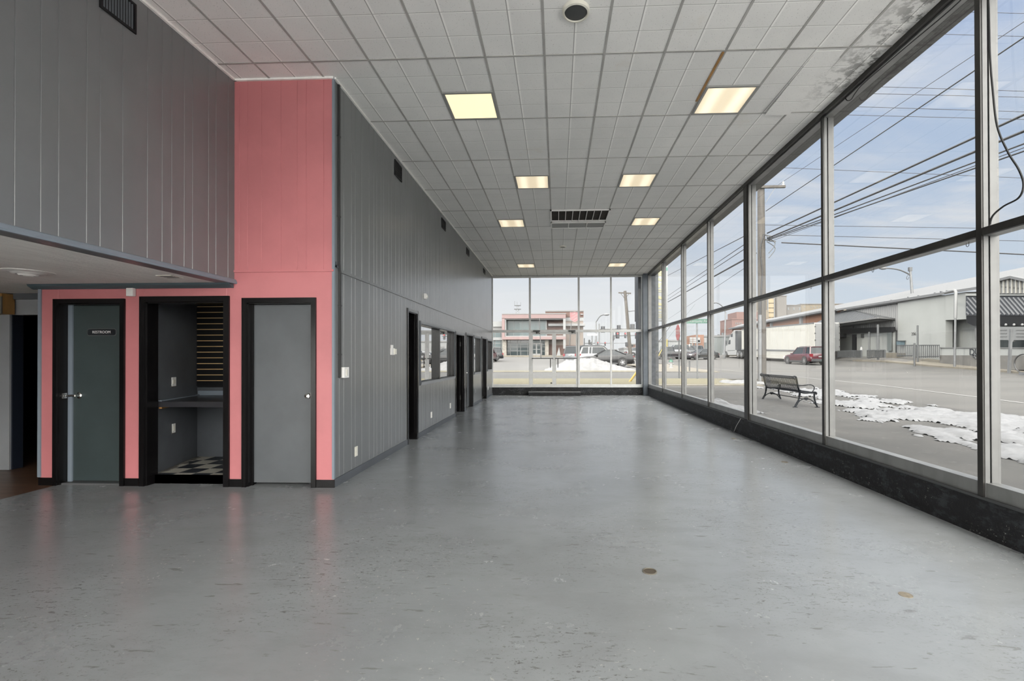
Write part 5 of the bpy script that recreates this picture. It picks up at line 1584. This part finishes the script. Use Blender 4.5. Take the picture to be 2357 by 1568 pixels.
# shield sign on its pole
Y = 74
p = gnd(1309, Y)
o2 = empty('shield_sign', p, 'faded red shield sign with white lettering on a tall dark pole', 'sign')
put('pole', MB().tube([Vector((p.x, Y, tz(Y))), at(1315, Y, 741)], [.09, .07], 8), M['steel_dark'], o2)
sh = [(1312.2, 718.3), (1315, 719.3), (1318.5, 719.2), (1322.5, 717.6), (1326.5, 719.2), (1330, 719.3), (1332.6, 718.3), (1332.4, 727), (1332, 735), (1328, 738.5), (1322.5, 741.5), (1317, 738.5), (1312.8, 735), (1312.3, 727)]
put('face', MB().prism([at(x, Y, y) for x, y in sh], (0, .15, 0)), M['shield_red'], o2)
put('rim_edge', MB().tube([at(x, Y - .02, y) for x, y in sh + sh[:1]], .035, 5), mat('shield_edge', (.24, .15, .15), .5), o2)
c = at(1322.4, Y - .012, 729)
for k, (t_, sz) in enumerate((('THE', .30), ('SALVATION', .31), ('ARMY', .34))):
    dx, dz_ = (-.12, .42) if k == 0 else (0, .02) if k == 1 else (.12, -.40)
    text('lettering', t_, sz, M['sign_white'], (c.x + dx, c.y, c.z + dz_), (PI / 2, -.52, 0), o2, .004)
# flag pole and light mast in front of the doors
Y = 70
p = gnd(1245, Y)
o2 = empty('slim_pole', p, 'slim dark pole in front of the teal windows', 'pole')
put('shaft', MB().tube([Vector((p.x, Y, tz(Y))), at(1242, Y, 733)], [.07, .05], 8), M['steel_dark'], o2)
put('top_sleeve', MB().tube([at(1242.1, Y, 737), at(1242, Y, 732.5)], .10, 8), M['steel_dark'], o2)
put('box_fitting', MB().box(at(1243, Y - .1, 788), at(1245, Y + .1, 783)), M['steel_dark'], o2)
p = at(1304, 77, 818)
o2 = empty('waste_bin', p, 'black waste bin by the brick wall behind the minivan', 'bin')
put('bin_body', MB().box(at(1298, 76.6, 818.3), at(1309, 77.6, 806.5)), M['car_trim'], o2, bevel=.05)
put('lid', MB().box(at(1297.6, 76.5, 806.6), at(1309.4, 77.7, 805.2)), M['rubber'], o2)
for s_ in (1299, 1308):
    put('wheel', MB().cyl(at(s_, 76.5, 817.6), at(s_, 76.6, 817.6), .12, 10), M['tyre'], o2)
Y = 72
q = [at(1281, Y, 819), at(1290.5, Y, 819), at(1286.8, Y, 800)]
o2 = empty('a_frame_sign', q[0], 'gray triangular board standing on the sidewalk by the doors', 'sign')
put('board', MB().prism(q, (0, .08, 0)), M['stucco_gray'], o2)
put('brace', MB().bar(q[2] + Vector((0, .1, 0)), (q[0] + q[1]) / 2 + Vector((0, .9, 0)), .08, .05), M['galv'], o2)
# lattice mast on the roof behind
Y = 100
o2 = empty('antenna_mast', at(1191, Y, 726), 'small lattice antenna tower rising behind the pink frame roof', 'antenna')
lt = MB()
for xa_, xb_ in ((1186, 1188), (1196.5, 1194)):
    lt.bar(Vector((at(xa_, Y).x, Y, tz(Y) - .4)), at(xa_, Y, 735), .10, .10).bar(at(xa_, Y, 735), at(xb_, Y, 712), .10, .10)
lt.bar(at(1186.5, Y, 722), at(1195, Y, 713), .08, .08).bar(at(1196, Y, 722), at(1187.5, Y, 713), .08, .08).bar(at(1186.6, Y, 722), at(1195.8, Y, 722), .12, .1)
lt.bar(at(1190, Y, 712), at(1190, Y, 703), .1, .1).bar(at(1193.5, Y, 712), at(1193.5, Y, 703), .1, .1)
put('lattice_frame', lt, M['galv'], o2)
for y_, xa_, xb_ in ((711.8, 1183.5, 1199), (703.5, 1184, 1198.5)):
    put('platform', MB().bar(at(xa_, Y, y_), at(xb_, Y, y_), .5, .16), M['galv_dark'], o2)
for xa_, yt in ((1184.7, 693), (1190, 695), (1198.3, 696)):
    put('whip_antenna', MB().cyl(at(xa_, Y, 703), at(xa_, Y, yt), .035, 6), M['galv_dark'], o2)

# far buildings down the street
def far_block(name, p0, p1, Y, depth, m, label, wins=None, wm='dark_glass', cap=None):
    a, b = at(p0[0], Y, p0[1]), at(p1[0], Y, p1[1])
    o = empty(name, ((a.x + b.x) / 2, Y, tz(Y)), label, 'building')
    put('wall', MB().box((a.x, Y, tz(Y) - .3), (b.x, Y + depth, a.z)), M[m], o)
    put('roof_edge', MB().box((a.x - .1, Y - .15, a.z - .25), (b.x + .1, Y + depth, a.z + .1)), M[cap or 'fascia_gray'], o)
    for r in wins or []:
        put('window', fbox(MB(), (r[0], r[1]), (r[2], r[3]), Y, -.06, .1), M[r[4] if len(r) > 4 else wm], o)
    return o
far_block('low_shop', (1344, 805), (1420, 818), 130, 10, 'stucco_white', 'low white building far behind the parked silver cars', [(1400, 808, 1412, 814), (1350, 808, 1362, 814)])
far_block('low_shop', (1436, 801), (1482, 816), 120, 10, 'metal_white', 'low white building far behind the leaning utility pole', [(1450, 806, 1462, 812), (1466, 806, 1478, 812)])
far_block('small_block', (1451, 791.5), (1463, 802), 140, 8, 'brick_brown', 'small brown block above the low white building', [(1454, 794, 1457, 798)])
far_block('long_shed', (1494, 784), (1592, 818), 118, 14, 'stucco_gray', 'long plain gray shed beyond the stop sign', [(1500, 797, 1512, 806), (1520, 797, 1532, 806)], 'fascia_gray')
o2 = far_block('paint_shop', (1614, 773), (1693, 819), 96, 14, 'metal_green', 'gray-green metal building with white sign boards beyond street', [(1618, 777, 1626, 789, 'sign_white'), (1639, 777, 1644, 789, 'sign_white')])
put('brick_front', fbox(MB(), (1597, 771.5), (1616, 819), 96, -1.2, 8), M['brick_orange'], o2)
put('awning', MB().prism([at(1586.5, 94.8, 797), at(1594, 94.8, 791), at(1594, 94.8, 797)], (0, 2, 0)), M['stucco_white'], o2)
for r in ((1606, 777, 1611, 788), (1605, 783, 1612, 790)):
    put('sign_board', fbox(MB(), (r[0], r[1]), (r[2], r[3]), 94.7, -.1, 0), M['sign_white'], o2)
for x in (1654, 1663, 1680):
    put('roof_vent', MB().cyl(at(x, 98, 773), at(x, 98, 766 if x == 1663 else 770), .25, 8), M['galv_dark'], o2)
for i, (x0_, x1_, lab) in enumerate(((1587, 1593.5, 'narrow white sign board stack on a pole beyond street, smaller one'), (1594.5, 1602, 'wide white sign board stack on a pole beyond street, larger one'))):
    Y = 92
    o2 = empty('pole_sign', gnd((x0_ + x1_) / 2, Y), lab, 'sign')
    put('pole', MB().cyl(gnd((x0_ + x1_) / 2, Y), at((x0_ + x1_) / 2, Y, 776), .12, 8), M['galv_dark'], o2)
    for k in range(3):
        put('sign_board', fbox(MB(), (x0_, 777 + k * 4.6), (x1_, 780.6 + k * 4.6), Y, -.25, -.1), M['sign_white'], o2)
o2 = far_block('red_brick_tower', (1684.5, 734), (1764, 800), 170, 12, 'brick_red', 'red brick building with small slit windows behind the truck cab', [(1693 + 4 * k, 742.5, 1694.6 + 4 * k, 747) for k in range(4)], 'dark_glass', 'brick_red')
put('upper_block', fbox(MB(), (1700.5, 717), (1760, 735), 170, 2, 11), M['brick_red'], o2)
o2 = far_block('tan_tower', (1789, 681), (1811, 790), 185, 20, 'gray_tower', 'tall tan tower with pale window grid behind the brick warehouse', None, cap='gray_tower')
put('window_wing', fbox(MB(), (1771, 686), (1789, 760), 185, 1.5, 18), M['tan_tower'], o2)
for k in range(5):
    put('window_band', fbox(MB(), (1772.5, 687.5 + 11 * k), (1784.5, 696.5 + 11 * k), 185, 1.3, 1.6), M['window_blind'] if k % 2 == 3 else mat('tan_pane%d' % k, (.19, .15, .09), .6), o2)
put('white_mullion', fbox(MB(), (1770.8, 685), (1772.5, 760), 185, 1.2, 2), M['metal_white'], o2)
put('white_mullion', fbox(MB(), (1784.5, 685), (1787, 760), 185, 1.2, 2), M['metal_white'], o2)
put('lower_wing', fbox(MB(), (1745, 713.5), (1771, 760), 185, 1, 16), M['tan_tower'], o2)
far_block('gray_annex', (1811, 702.5), (1844, 790), 188, 16, 'gray_tower', 'gray block with small windows joined beside the tan tower', [(1813 + 13 * k, 708, 1815.5 + 13 * k, 714) for k in range(3)], cap='gray_tower')
far_block('tan_annex', (1844, 700), (1960, 790), 192, 16, 'tan_tower', 'long tan building stretching behind the warehouse roof', [(1851, 704.5, 1853, 708)] + [(1866 + 7 * k, 705.5, 1868 + 7 * k, 708) for k in range(8)], cap='gray_tower')

# ---- warehouse across the street
WX0, WS = 30.0, .066
def fp(px, py, dx=0.0):
    """point of the warehouse front (moved by dx across the street) seen at px, py"""
    a, b = ray(px, py)
    Y = (WX0 + dx - WS * 35) / (a - WS)
    return Vector((a * Y, Y, b * Y + CAMH))
NRM = Vector((1, -WS, 0)).normalized()
ww = empty('warehouse', (WX0, 40, tz(40, 30)), 'long warehouse with sheet metal roof, brick far end and white near end', 'building')
def wpoly(name, m, pts, depth=.3, dx=0.0, par=None):
    return put(name, MB().prism([fp(x, y, dx) for x, y in pts], NRM * depth), M[m], par or ww)
def facade_xy(Y, dx=0):
    return WX0 + dx + WS * (Y - 35)
eaveL, eaveR = fp(1685, 756.8), fp(1935, 711.6)
def wquad(name, m, Ya, Yb, za, zb, z2a, z2b, dx=0.0, depth=.3, par=None):
    xa, xb = facade_xy(Ya, dx), facade_xy(Yb, dx)
    return put(name, MB().prism([(xa, Ya, za), (xb, Yb, zb), (xb, Yb, z2b), (xa, Ya, z2a)], NRM * depth), M[m], par or ww)
Yl, Yr = eaveL.y, eaveR.y
wquad('brick_wall', 'brick_orange', Yl, Yr, -1, -1, eaveL.z, eaveR.z)
for x in (1777, 1846, 1924):
    q = fp(x, 730 if x < 1800 else 745)
    y = q.y
    wquad('downspout', 'metal_white' if x < 1900 else 'galv', y - .25, y + .25, 2, 2, lerp(y, [(Yr, eaveR.z), (Yl, eaveL.z)]), lerp(y, [(Yr, eaveR.z), (Yl, eaveL.z)]), -.25, .3)
# main roof
Yn = 22.0
e1, e2 = Vector((facade_xy(Yl, -.5), Yl, eaveL.z)), Vector((facade_xy(Yr, -.5), Yr, eaveR.z))
e3 = Vector((facade_xy(Yn, -.5), Yn, 6.1))
r1 = at(1690, Yl + 4, 748); 
def ridge(px, py):
    a, b = ray(px, py)
    Y = (WX0 + 10 - WS * 35) / (a - WS)
    return Vector((a * Y, Y, b * Y + CAMH))
R1, R2 = ridge(1700, 748.2), ridge(2357, 615)
d = (R2 - R1)
R2 = R2 + d * .12
put('roof', MB().prism([e1, e2, e3, R2, R1], (0, 0, -.2)), M['roof_metal'], ww)
put('gutter', MB().bar(e1 + Vector((-.1, 0, 0)), e2 + Vector((-.1, 0, 0)), .2, .22), M['galv'], ww)
pts_g = [fp(1957, 713), fp(2068, 696), fp(2130, 685), fp(2176, 676)]
put('gutter', MB().tube([p_ + Vector((-.3, 0, 0)) for p_ in pts_g], .11, 8), M['galv'], ww)
# corrugated white panel
wpoly('corrugated_wall', 'metal_white', [(1935, 716), (2068.5, 697.5), (2068.5, 830), (1935, 830)], .3)
cr_ = MB()
n = 22
for i in range(n):
    x = 1962 + (2066 - 1962) * (i + .5) / n
    p0, p1 = fp(x, 760), fp(x, 698.5 + (2068 - x) * .148)
    cr_.prism([p0 + Vector((0, -.16, 0)), p0 + Vector((-.10, -.05, 0)), p0 + Vector((-.10, .05, 0)), p0 + Vector((0, .16, 0))], (0, 0, p1.z - p0.z))
put('corrugated_ribs', cr_, M['metal_white'], ww)
# white stucco part
wpoly('stucco_wall', 'stucco_white', [(2066.5, 694.5), (2130, 684), (2157, 679.5), (2176.5, 680), (2176.5, 836), (2066.5, 836)], .5, -.25)
put('lettering', MB(), M['gray_dark'], ww) if False else None
q = fp(2103, 769, -.27)
lt_ = text('lettering', '206', .36, mat('number_gray', (.03, .03, .03), .9), q, (PI / 2, 0, -PI / 2 - math.atan(WS)), ww, .004)
# canopy over the dock
ap, tipR = fp(1957, 714.5), fp(2061, 750.5)
def cp(px, py): return fp(px, py, -2.4)
cL, cR = cp(1857, 742.5), cp(2021, 747)
zc_ = (cL.z + cR.z) / 2
cL.z = cR.z = zc_
tipR.z = zc_
apL = Vector((facade_xy(cL.y + 3.5), cL.y + 3.5, zc_))
apx = Vector((ap.x, ap.y, ap.z))
ap2 = Vector((facade_xy(cL.y - 1.5), cL.y - 1.5, ap.z))
can = put('dock_canopy_roof', MB().add([cL, cR, tipR, apx, ap2, apL], [(0, 1, 3, 4), (1, 2, 3), (0, 4, 5)]), M['awning_metal'], ww)
sm_ = MB()
for i in range(1, 30):
    t = i / 30
    a_ = cL.lerp(cR, t)
    y_ = a_.y
    if y_ > ap.y:
        b_ = Vector((facade_xy(min(y_, ap2.y)), min(y_, ap2.y), ap.z)) if y_ < ap2.y else None
        if b_ is not None:
            sm_.bar(a_ + Vector((0, 0, .02)), b_ + Vector((0, 0, .02)), .05, .05)
    else:
        k = (y_ - cR.y) / (ap.y - cR.y)
        b_ = cR.lerp(apx, k)
        b_ = Vector((b_.x, y_, b_.z))
        sm_.bar(a_ + Vector((0, 0, .02)), b_ + Vector((0, 0, .02)), .05, .05)
for i in range(1, 9):
    t = i / 9
    a_ = cR.lerp(tipR, t)
    b_ = apx.lerp(tipR, t)
    sm_.bar(a_ + Vector((0, 0, .03)), a_.lerp(b_, .98) + Vector((0, 0, .03)), .06, .06)
put('seam_ribs', sm_, M['galv_dark'], can)
put('canopy_edge', MB().bar(cL, cR, .10, .14).bar(cR, tipR, .10, .14), M['fascia_gray'], ww)
put('canopy_soffit', MB().add([cL + Vector((0, 0, -.14)), cR + Vector((0, 0, -.14)), tipR + Vector((0, 0, -.14)), apL + Vector((0, 0, -.14))], [(0, 1, 2, 3)]), M['stucco_gray'], ww)
wpoly('dock_beam', 'black_trim', [(1925, 757), (2052, 752.5), (2052, 764), (1925, 769)], .3, -.6)
wpoly('dock_back_wall', 'stucco_white', [(1928, 762), (2056, 762), (2056, 825), (1928, 825)], .2, -.32)
wpoly('dock_door', 'black_void', [(1961, 770), (1971, 769.5), (1971, 806), (1961, 806)], .06, -.37)
wpoly('dock_panel', 'metal_green', [(2042, 765), (2051, 764), (2051, 808), (2042, 808)], .06, -.5)
wpoly('wall_lamp', 'steel_dark', [(1981.5, 769), (1984.5, 769), (1984.5, 778), (1981.5, 778)], .2, -.5)
wpoly('wall_unit', 'black_trim', [(1931, 768), (1942, 768), (1942, 777), (1931, 777)], .3, -.6)
for x, y0_, y1_ in ((2001, 764, 807), (2021, 747, 807)):
    a_, b_ = fp(x, y1_, -2.2 if x > 2010 else -1.5), fp(x, y0_, -2.2 if x > 2010 else -1.5)
    put('dock_column', MB().cyl(Vector((a_.x, a_.y, a_.z - 1)), Vector((a_.x, a_.y, b_.z)), .09, 10), M['galv_dark'], ww)
# fences and low walls
def fence(name, pts, dx, label, pitch=.16, m='galv', rail='galv_dark'):
    (x0_, t0), (x1_, t1), b0, b1 = pts
    A0, A1, B0, B1 = fp(x0_, b0, dx), fp(x0_, t0, dx), fp(x1_, b1, dx), fp(x1_, t1, dx)
    o = empty(name, A0, label, 'fence')
    n = max(3, int((A0 - B0).length / pitch))
    sl = MB()
    for i in range(n + 1):
        t = i / n
        sl.bar(A0.lerp(B0, t), A1.lerp(B1, t), .05 if m == 'galv' else .14, .03)
    put('slats', sl, M[m], o)
    put('top_rail', MB().bar(A1, B1, .07, .07), M[rail], o)
    put('bottom_rail', MB().bar(A0 + Vector((0, 0, .08)), B0 + Vector((0, 0, .08)), .07, .07), M[rail], o)
    return o
fence('metal_fence', ((2065, 795.5), (2101, 795), 821.5, 821), -1.2, 'gray slatted ramp fence by the green wall box', .2)
fence('metal_fence', ((2109, 795), (2162, 795), 824, 823), -1.2, 'longer gray slatted ramp fence beside the white wall block', .2)
fence('plank_fence', ((1929, 808.5), (1983, 807), 823, 823.5), -2.9, 'gray plank fence under the dock canopy near the trailer end', .2, 'galv_dark')
fence('plank_fence', ((1997, 806.5), (2037, 806), 824, 823.5), -2.7, 'gray plank fence under the dock canopy near the white wall', .2, 'galv_dark')
wpoly('dock_step', 'concrete_tan', [(2037, 812), (2064, 813), (2064, 826), (2037, 826)], 1.0, -1.0)
o2 = empty('wall_box', fp(2067, 794, -.7), 'dark green box on the white wall above the fence', 'box')
wpoly('body', 'teal_trim', [(2063, 785), (2071.5, 785), (2071, 794), (2063.5, 794)], .4, -.72, o2)
wpoly('lid', 'galv_dark', [(2062.3, 784), (2072.2, 784), (2072.2, 785.4), (2062.3, 785.4)], .45, -.76, o2)
o2 = empty('gas_cylinder', fp(1983, 811, -2.2), 'white cylinder tank standing by the dock fence', 'tank')
q = fp(1983, 811, -2.2)
put('tank', MB().lathe([(.09, -.4), (.12, -.2), (.12, .35), (.08, .45), (.03, .5)], q, 14), M['sign_white'], o2, smooth=True)
put('valve', MB().cyl(q + Vector((0, 0, .5)), q + Vector((0, 0, .62)), .04, 8), M['galv'], o2)
for (x, t, b, lab, dx, r) in ((2112.5, 749, 828, 'tall dark bollard pole standing in front of the white wall', -1.6, .06), (2105, 790, 834.5, 'short gray post before the ramp fence gap', -2.6, .065)):
    a_, b_ = fp(x, b, dx), fp(x, t, dx)
    tag(put('bollard', MB().tube([Vector((a_.x, a_.y, a_.z - .3)), Vector((a_.x, a_.y, b_.z))], r, 12), M['galv_dark'], smooth=True), lab, 'post')
# near block with recess
wpoly('recess_back', 'stucco_white', [(2176, 700), (2560, 640), (2560, 860), (2176, 850)], .3, 1.0)
put('recess_side', MB().prism([fp(2176.5, 735), fp(2176.5, 850), fp(2176.5, 850, 2.2), fp(2176.5, 735, 2.2)], (0, .2, 0)), M['stucco_white'], ww)
wpoly('upper_block', 'stucco_white', [(2176, 679), (2224, 672), (2224, 735), (2176, 737)], 2.2, -.3)
wpoly('upper_block_side', 'stucco_white', [(2224, 727), (2560, 727), (2560, 736), (2224, 735)], 2.0, .3)
wpoly('low_wall', 'stucco_white', [(2164, 801), (2560, 801), (2560, 819), (2164, 818)], .4, -1.0)
wpoly('low_wall_base', 'concrete', [(2163, 818), (2560, 819), (2560, 856), (2163, 848)], .45, -1.04)
wpoly('ledge_cap', 'fascia_gray', [(2163, 799.8), (2560, 800), (2560, 802), (2163, 801.6)], .5, -1.06)
aw = wpoly('sloped_awning', 'awning_metal', [(2223, 681), (2560, 681), (2560, 727), (2223, 726)], .2, -.55)
rb = MB()
for i in range(30):
    x = 2196 + i * 10.5
    a_, b_ = [x, 685], [x + 34, 724]
    for v, w_ in ((a_, b_),):
        if v[0] < 2225:
            k = (2225 - v[0]) / 34
            v = [2225, 685 + 39 * k]
        rb.bar(fp(v[0], v[1], -.58), fp(w_[0], w_[1], -.58), .07, .05, (1, 0, 0))
put('diagonal_ribs', rb, M['awning_rib'], aw)
wpoly('awning_head', 'stucco_white', [(2222, 676), (2560, 675), (2560, 680), (2222, 681)], .3, -.65)
wpoly('awning_beam', 'black_trim', [(2224, 727), (2560, 727), (2560, 751), (2240, 750), (2224, 742)], .3, -.5)
for i in range(8):
    q = fp(2298 + 19 * i, 747.5, -.56)
    put('bulb', MB().lathe([(.001, 0), (.07, .02), (.08, .06), (.04, .1)], q, 10, (-1, 0, 0)), M['sign_white'], ww, smooth=True)
wpoly('gable_wall', 'metal_white', [(2256, 676), (2256, 656), (2330, 639), (2357, 645), (2560, 690), (2560, 676)], .3, -.7)
gr_ = MB()
for i in range(18):
    x = 2262 + i * 9.6
    t = 641 + abs(x - 2330) * (.22 if x < 2330 else .21)
    gr_.bar(fp(x, 675, -.76), fp(x, t, -.76), .05, .09, (1, 0, 0))
put('gable_ribs', gr_, M['trailer_white'], ww)
put('gable_trim', MB().bar(fp(2253, 657, -.8), fp(2330, 638, -.8), .3, .16).bar(fp(2330, 638, -.8), fp(2420, 657, -.8), .3, .16), M['roof_metal'], ww)
wpoly('hanging_panel', 'fascia_gray', [(2243, 750), (2250, 750), (2250, 785), (2244, 785)], .2, -.3)
# boards under the awning
o2 = empty('sign_boards', fp(2325, 782, -1.0), 'pale notched board hung low under the dark awning', 'board')
o2.name = 'notched_board'
wpoly('panel', 'metal_white', [(2289, 752.5), (2400, 752), (2400, 783), (2334, 783), (2331, 787), (2324, 787), (2320, 783), (2289, 782)], .12, -.9, o2)
for yy in (759.5, 767, 774.5):
    wpoly('groove_line', 'fascia_gray', [(2289, yy), (2317, yy), (2317, yy + .8), (2289, yy + .8)], .03, -.93, o2)
    wpoly('groove_line', 'fascia_gray', [(2338, yy), (2400, yy), (2400, yy + .8), (2338, yy + .8)], .03, -.93, o2)
wpoly('recess_window', 'dark_glass', [(2289, 783), (2420, 783), (2420, 800), (2289, 800)], .1, .85)
a_, b_ = fp(2322, 855, -2.0), fp(2327.5, 758, -2.0)
tag(put('signpost', MB().bar(Vector((a_.x, a_.y, a_.z - .3)), b_, .12, .12), M['galv']), 'slanted gray post in front of the pale notched board', 'post')
q = fp(2197, 853, -1.9)
t_ = fp(2199, 733, -1.9)
o2 = empty('downpipe', Vector((q.x, q.y, tz(q.y, q.x))), 'gray downpipe post at the corner of the white upper block', 'pipe')
put('post', MB().tube([Vector((q.x, q.y, q.z - .3)), t_], [.075, .065], 10), M['galv'], o2)
put('white_pipe', MB().tube([t_, fp(2200, 672, -1.9), fp(2198, 668.5, -1.9), fp(2193, 669.5, -1.9), fp(2176, 674, -1.5)], .10, 10), M['metal_white'], o2, smooth=True)
q = fp(2243, 815, -1.06)
text('lettering', 'DU', .62, M['black_paint'], (q.x, q.y, q.z + .12), (PI / 2, 0, -PI / 2 - math.atan(WS)), ww, .004)
put('graffiti_mark', MB().tube([fp(2238, 818, -1.08), fp(2243, 817, -1.08), fp(2249, 818.5, -1.08)], .03, 5).tube([fp(2243, 817, -1.08), fp(2244, 822, -1.08), fp(2246, 826, -1.08)], .035, 5).tube([fp(2238, 820, -1.08), fp(2243, 823, -1.08)], .03, 5), M['black_paint'], ww)
# birds on the gutter
for i, (x, y) in enumerate(((1985, 705.5), (2007, 702), (2024, 699.2), (2038, 696.5), (2053, 693.5), (2085, 689.5), (2092, 687), (2116, 683.5), (2154, 677.5), (2168, 674.5), (2182, 672.5))):
    q = fp(x, y, -.32)
    tag(put('bird', MB().lathe([(.01, -.17), (.06, -.08), (.085, .02), (.05, .12), (.045, .16), (.012, .2)], q + Vector((0, 0, .05)), 10, (0, 1, .55)), M['black_paint'], smooth=True), 'small dark bird perched along the warehouse gutter', 'bird', 'birds on the warehouse gutter')
# bike hoop at the kerb
q = fp(2357, 858, -2.4)
o2 = empty('bike_hoop', q, 'dark round metal hoop at the curb before the white block', 'hoop')
put('hoop', MB().tube([(q.x, q.y + .55 * math.cos(t), q.z + .52 + .55 * math.sin(t)) for t in [2 * PI * k / 28 for k in range(29)]], .035, 8), M['steel_dark'], o2, smooth=True)
put('base_plate', MB().box((q.x - .1, q.y - .2, q.z - .3), (q.x + .1, q.y + .2, q.z + .01)), M['galv'], o2)
# road edge strip of gravel and kerb on the far side
patch('kerb_street', 27.8, 28.1, -20, 44, .10, M['concrete_tan'], 2, 30)
patch('pavement_far', 28.1, 31, 10, 38, .07, M['concrete_tan'], 3, 20)
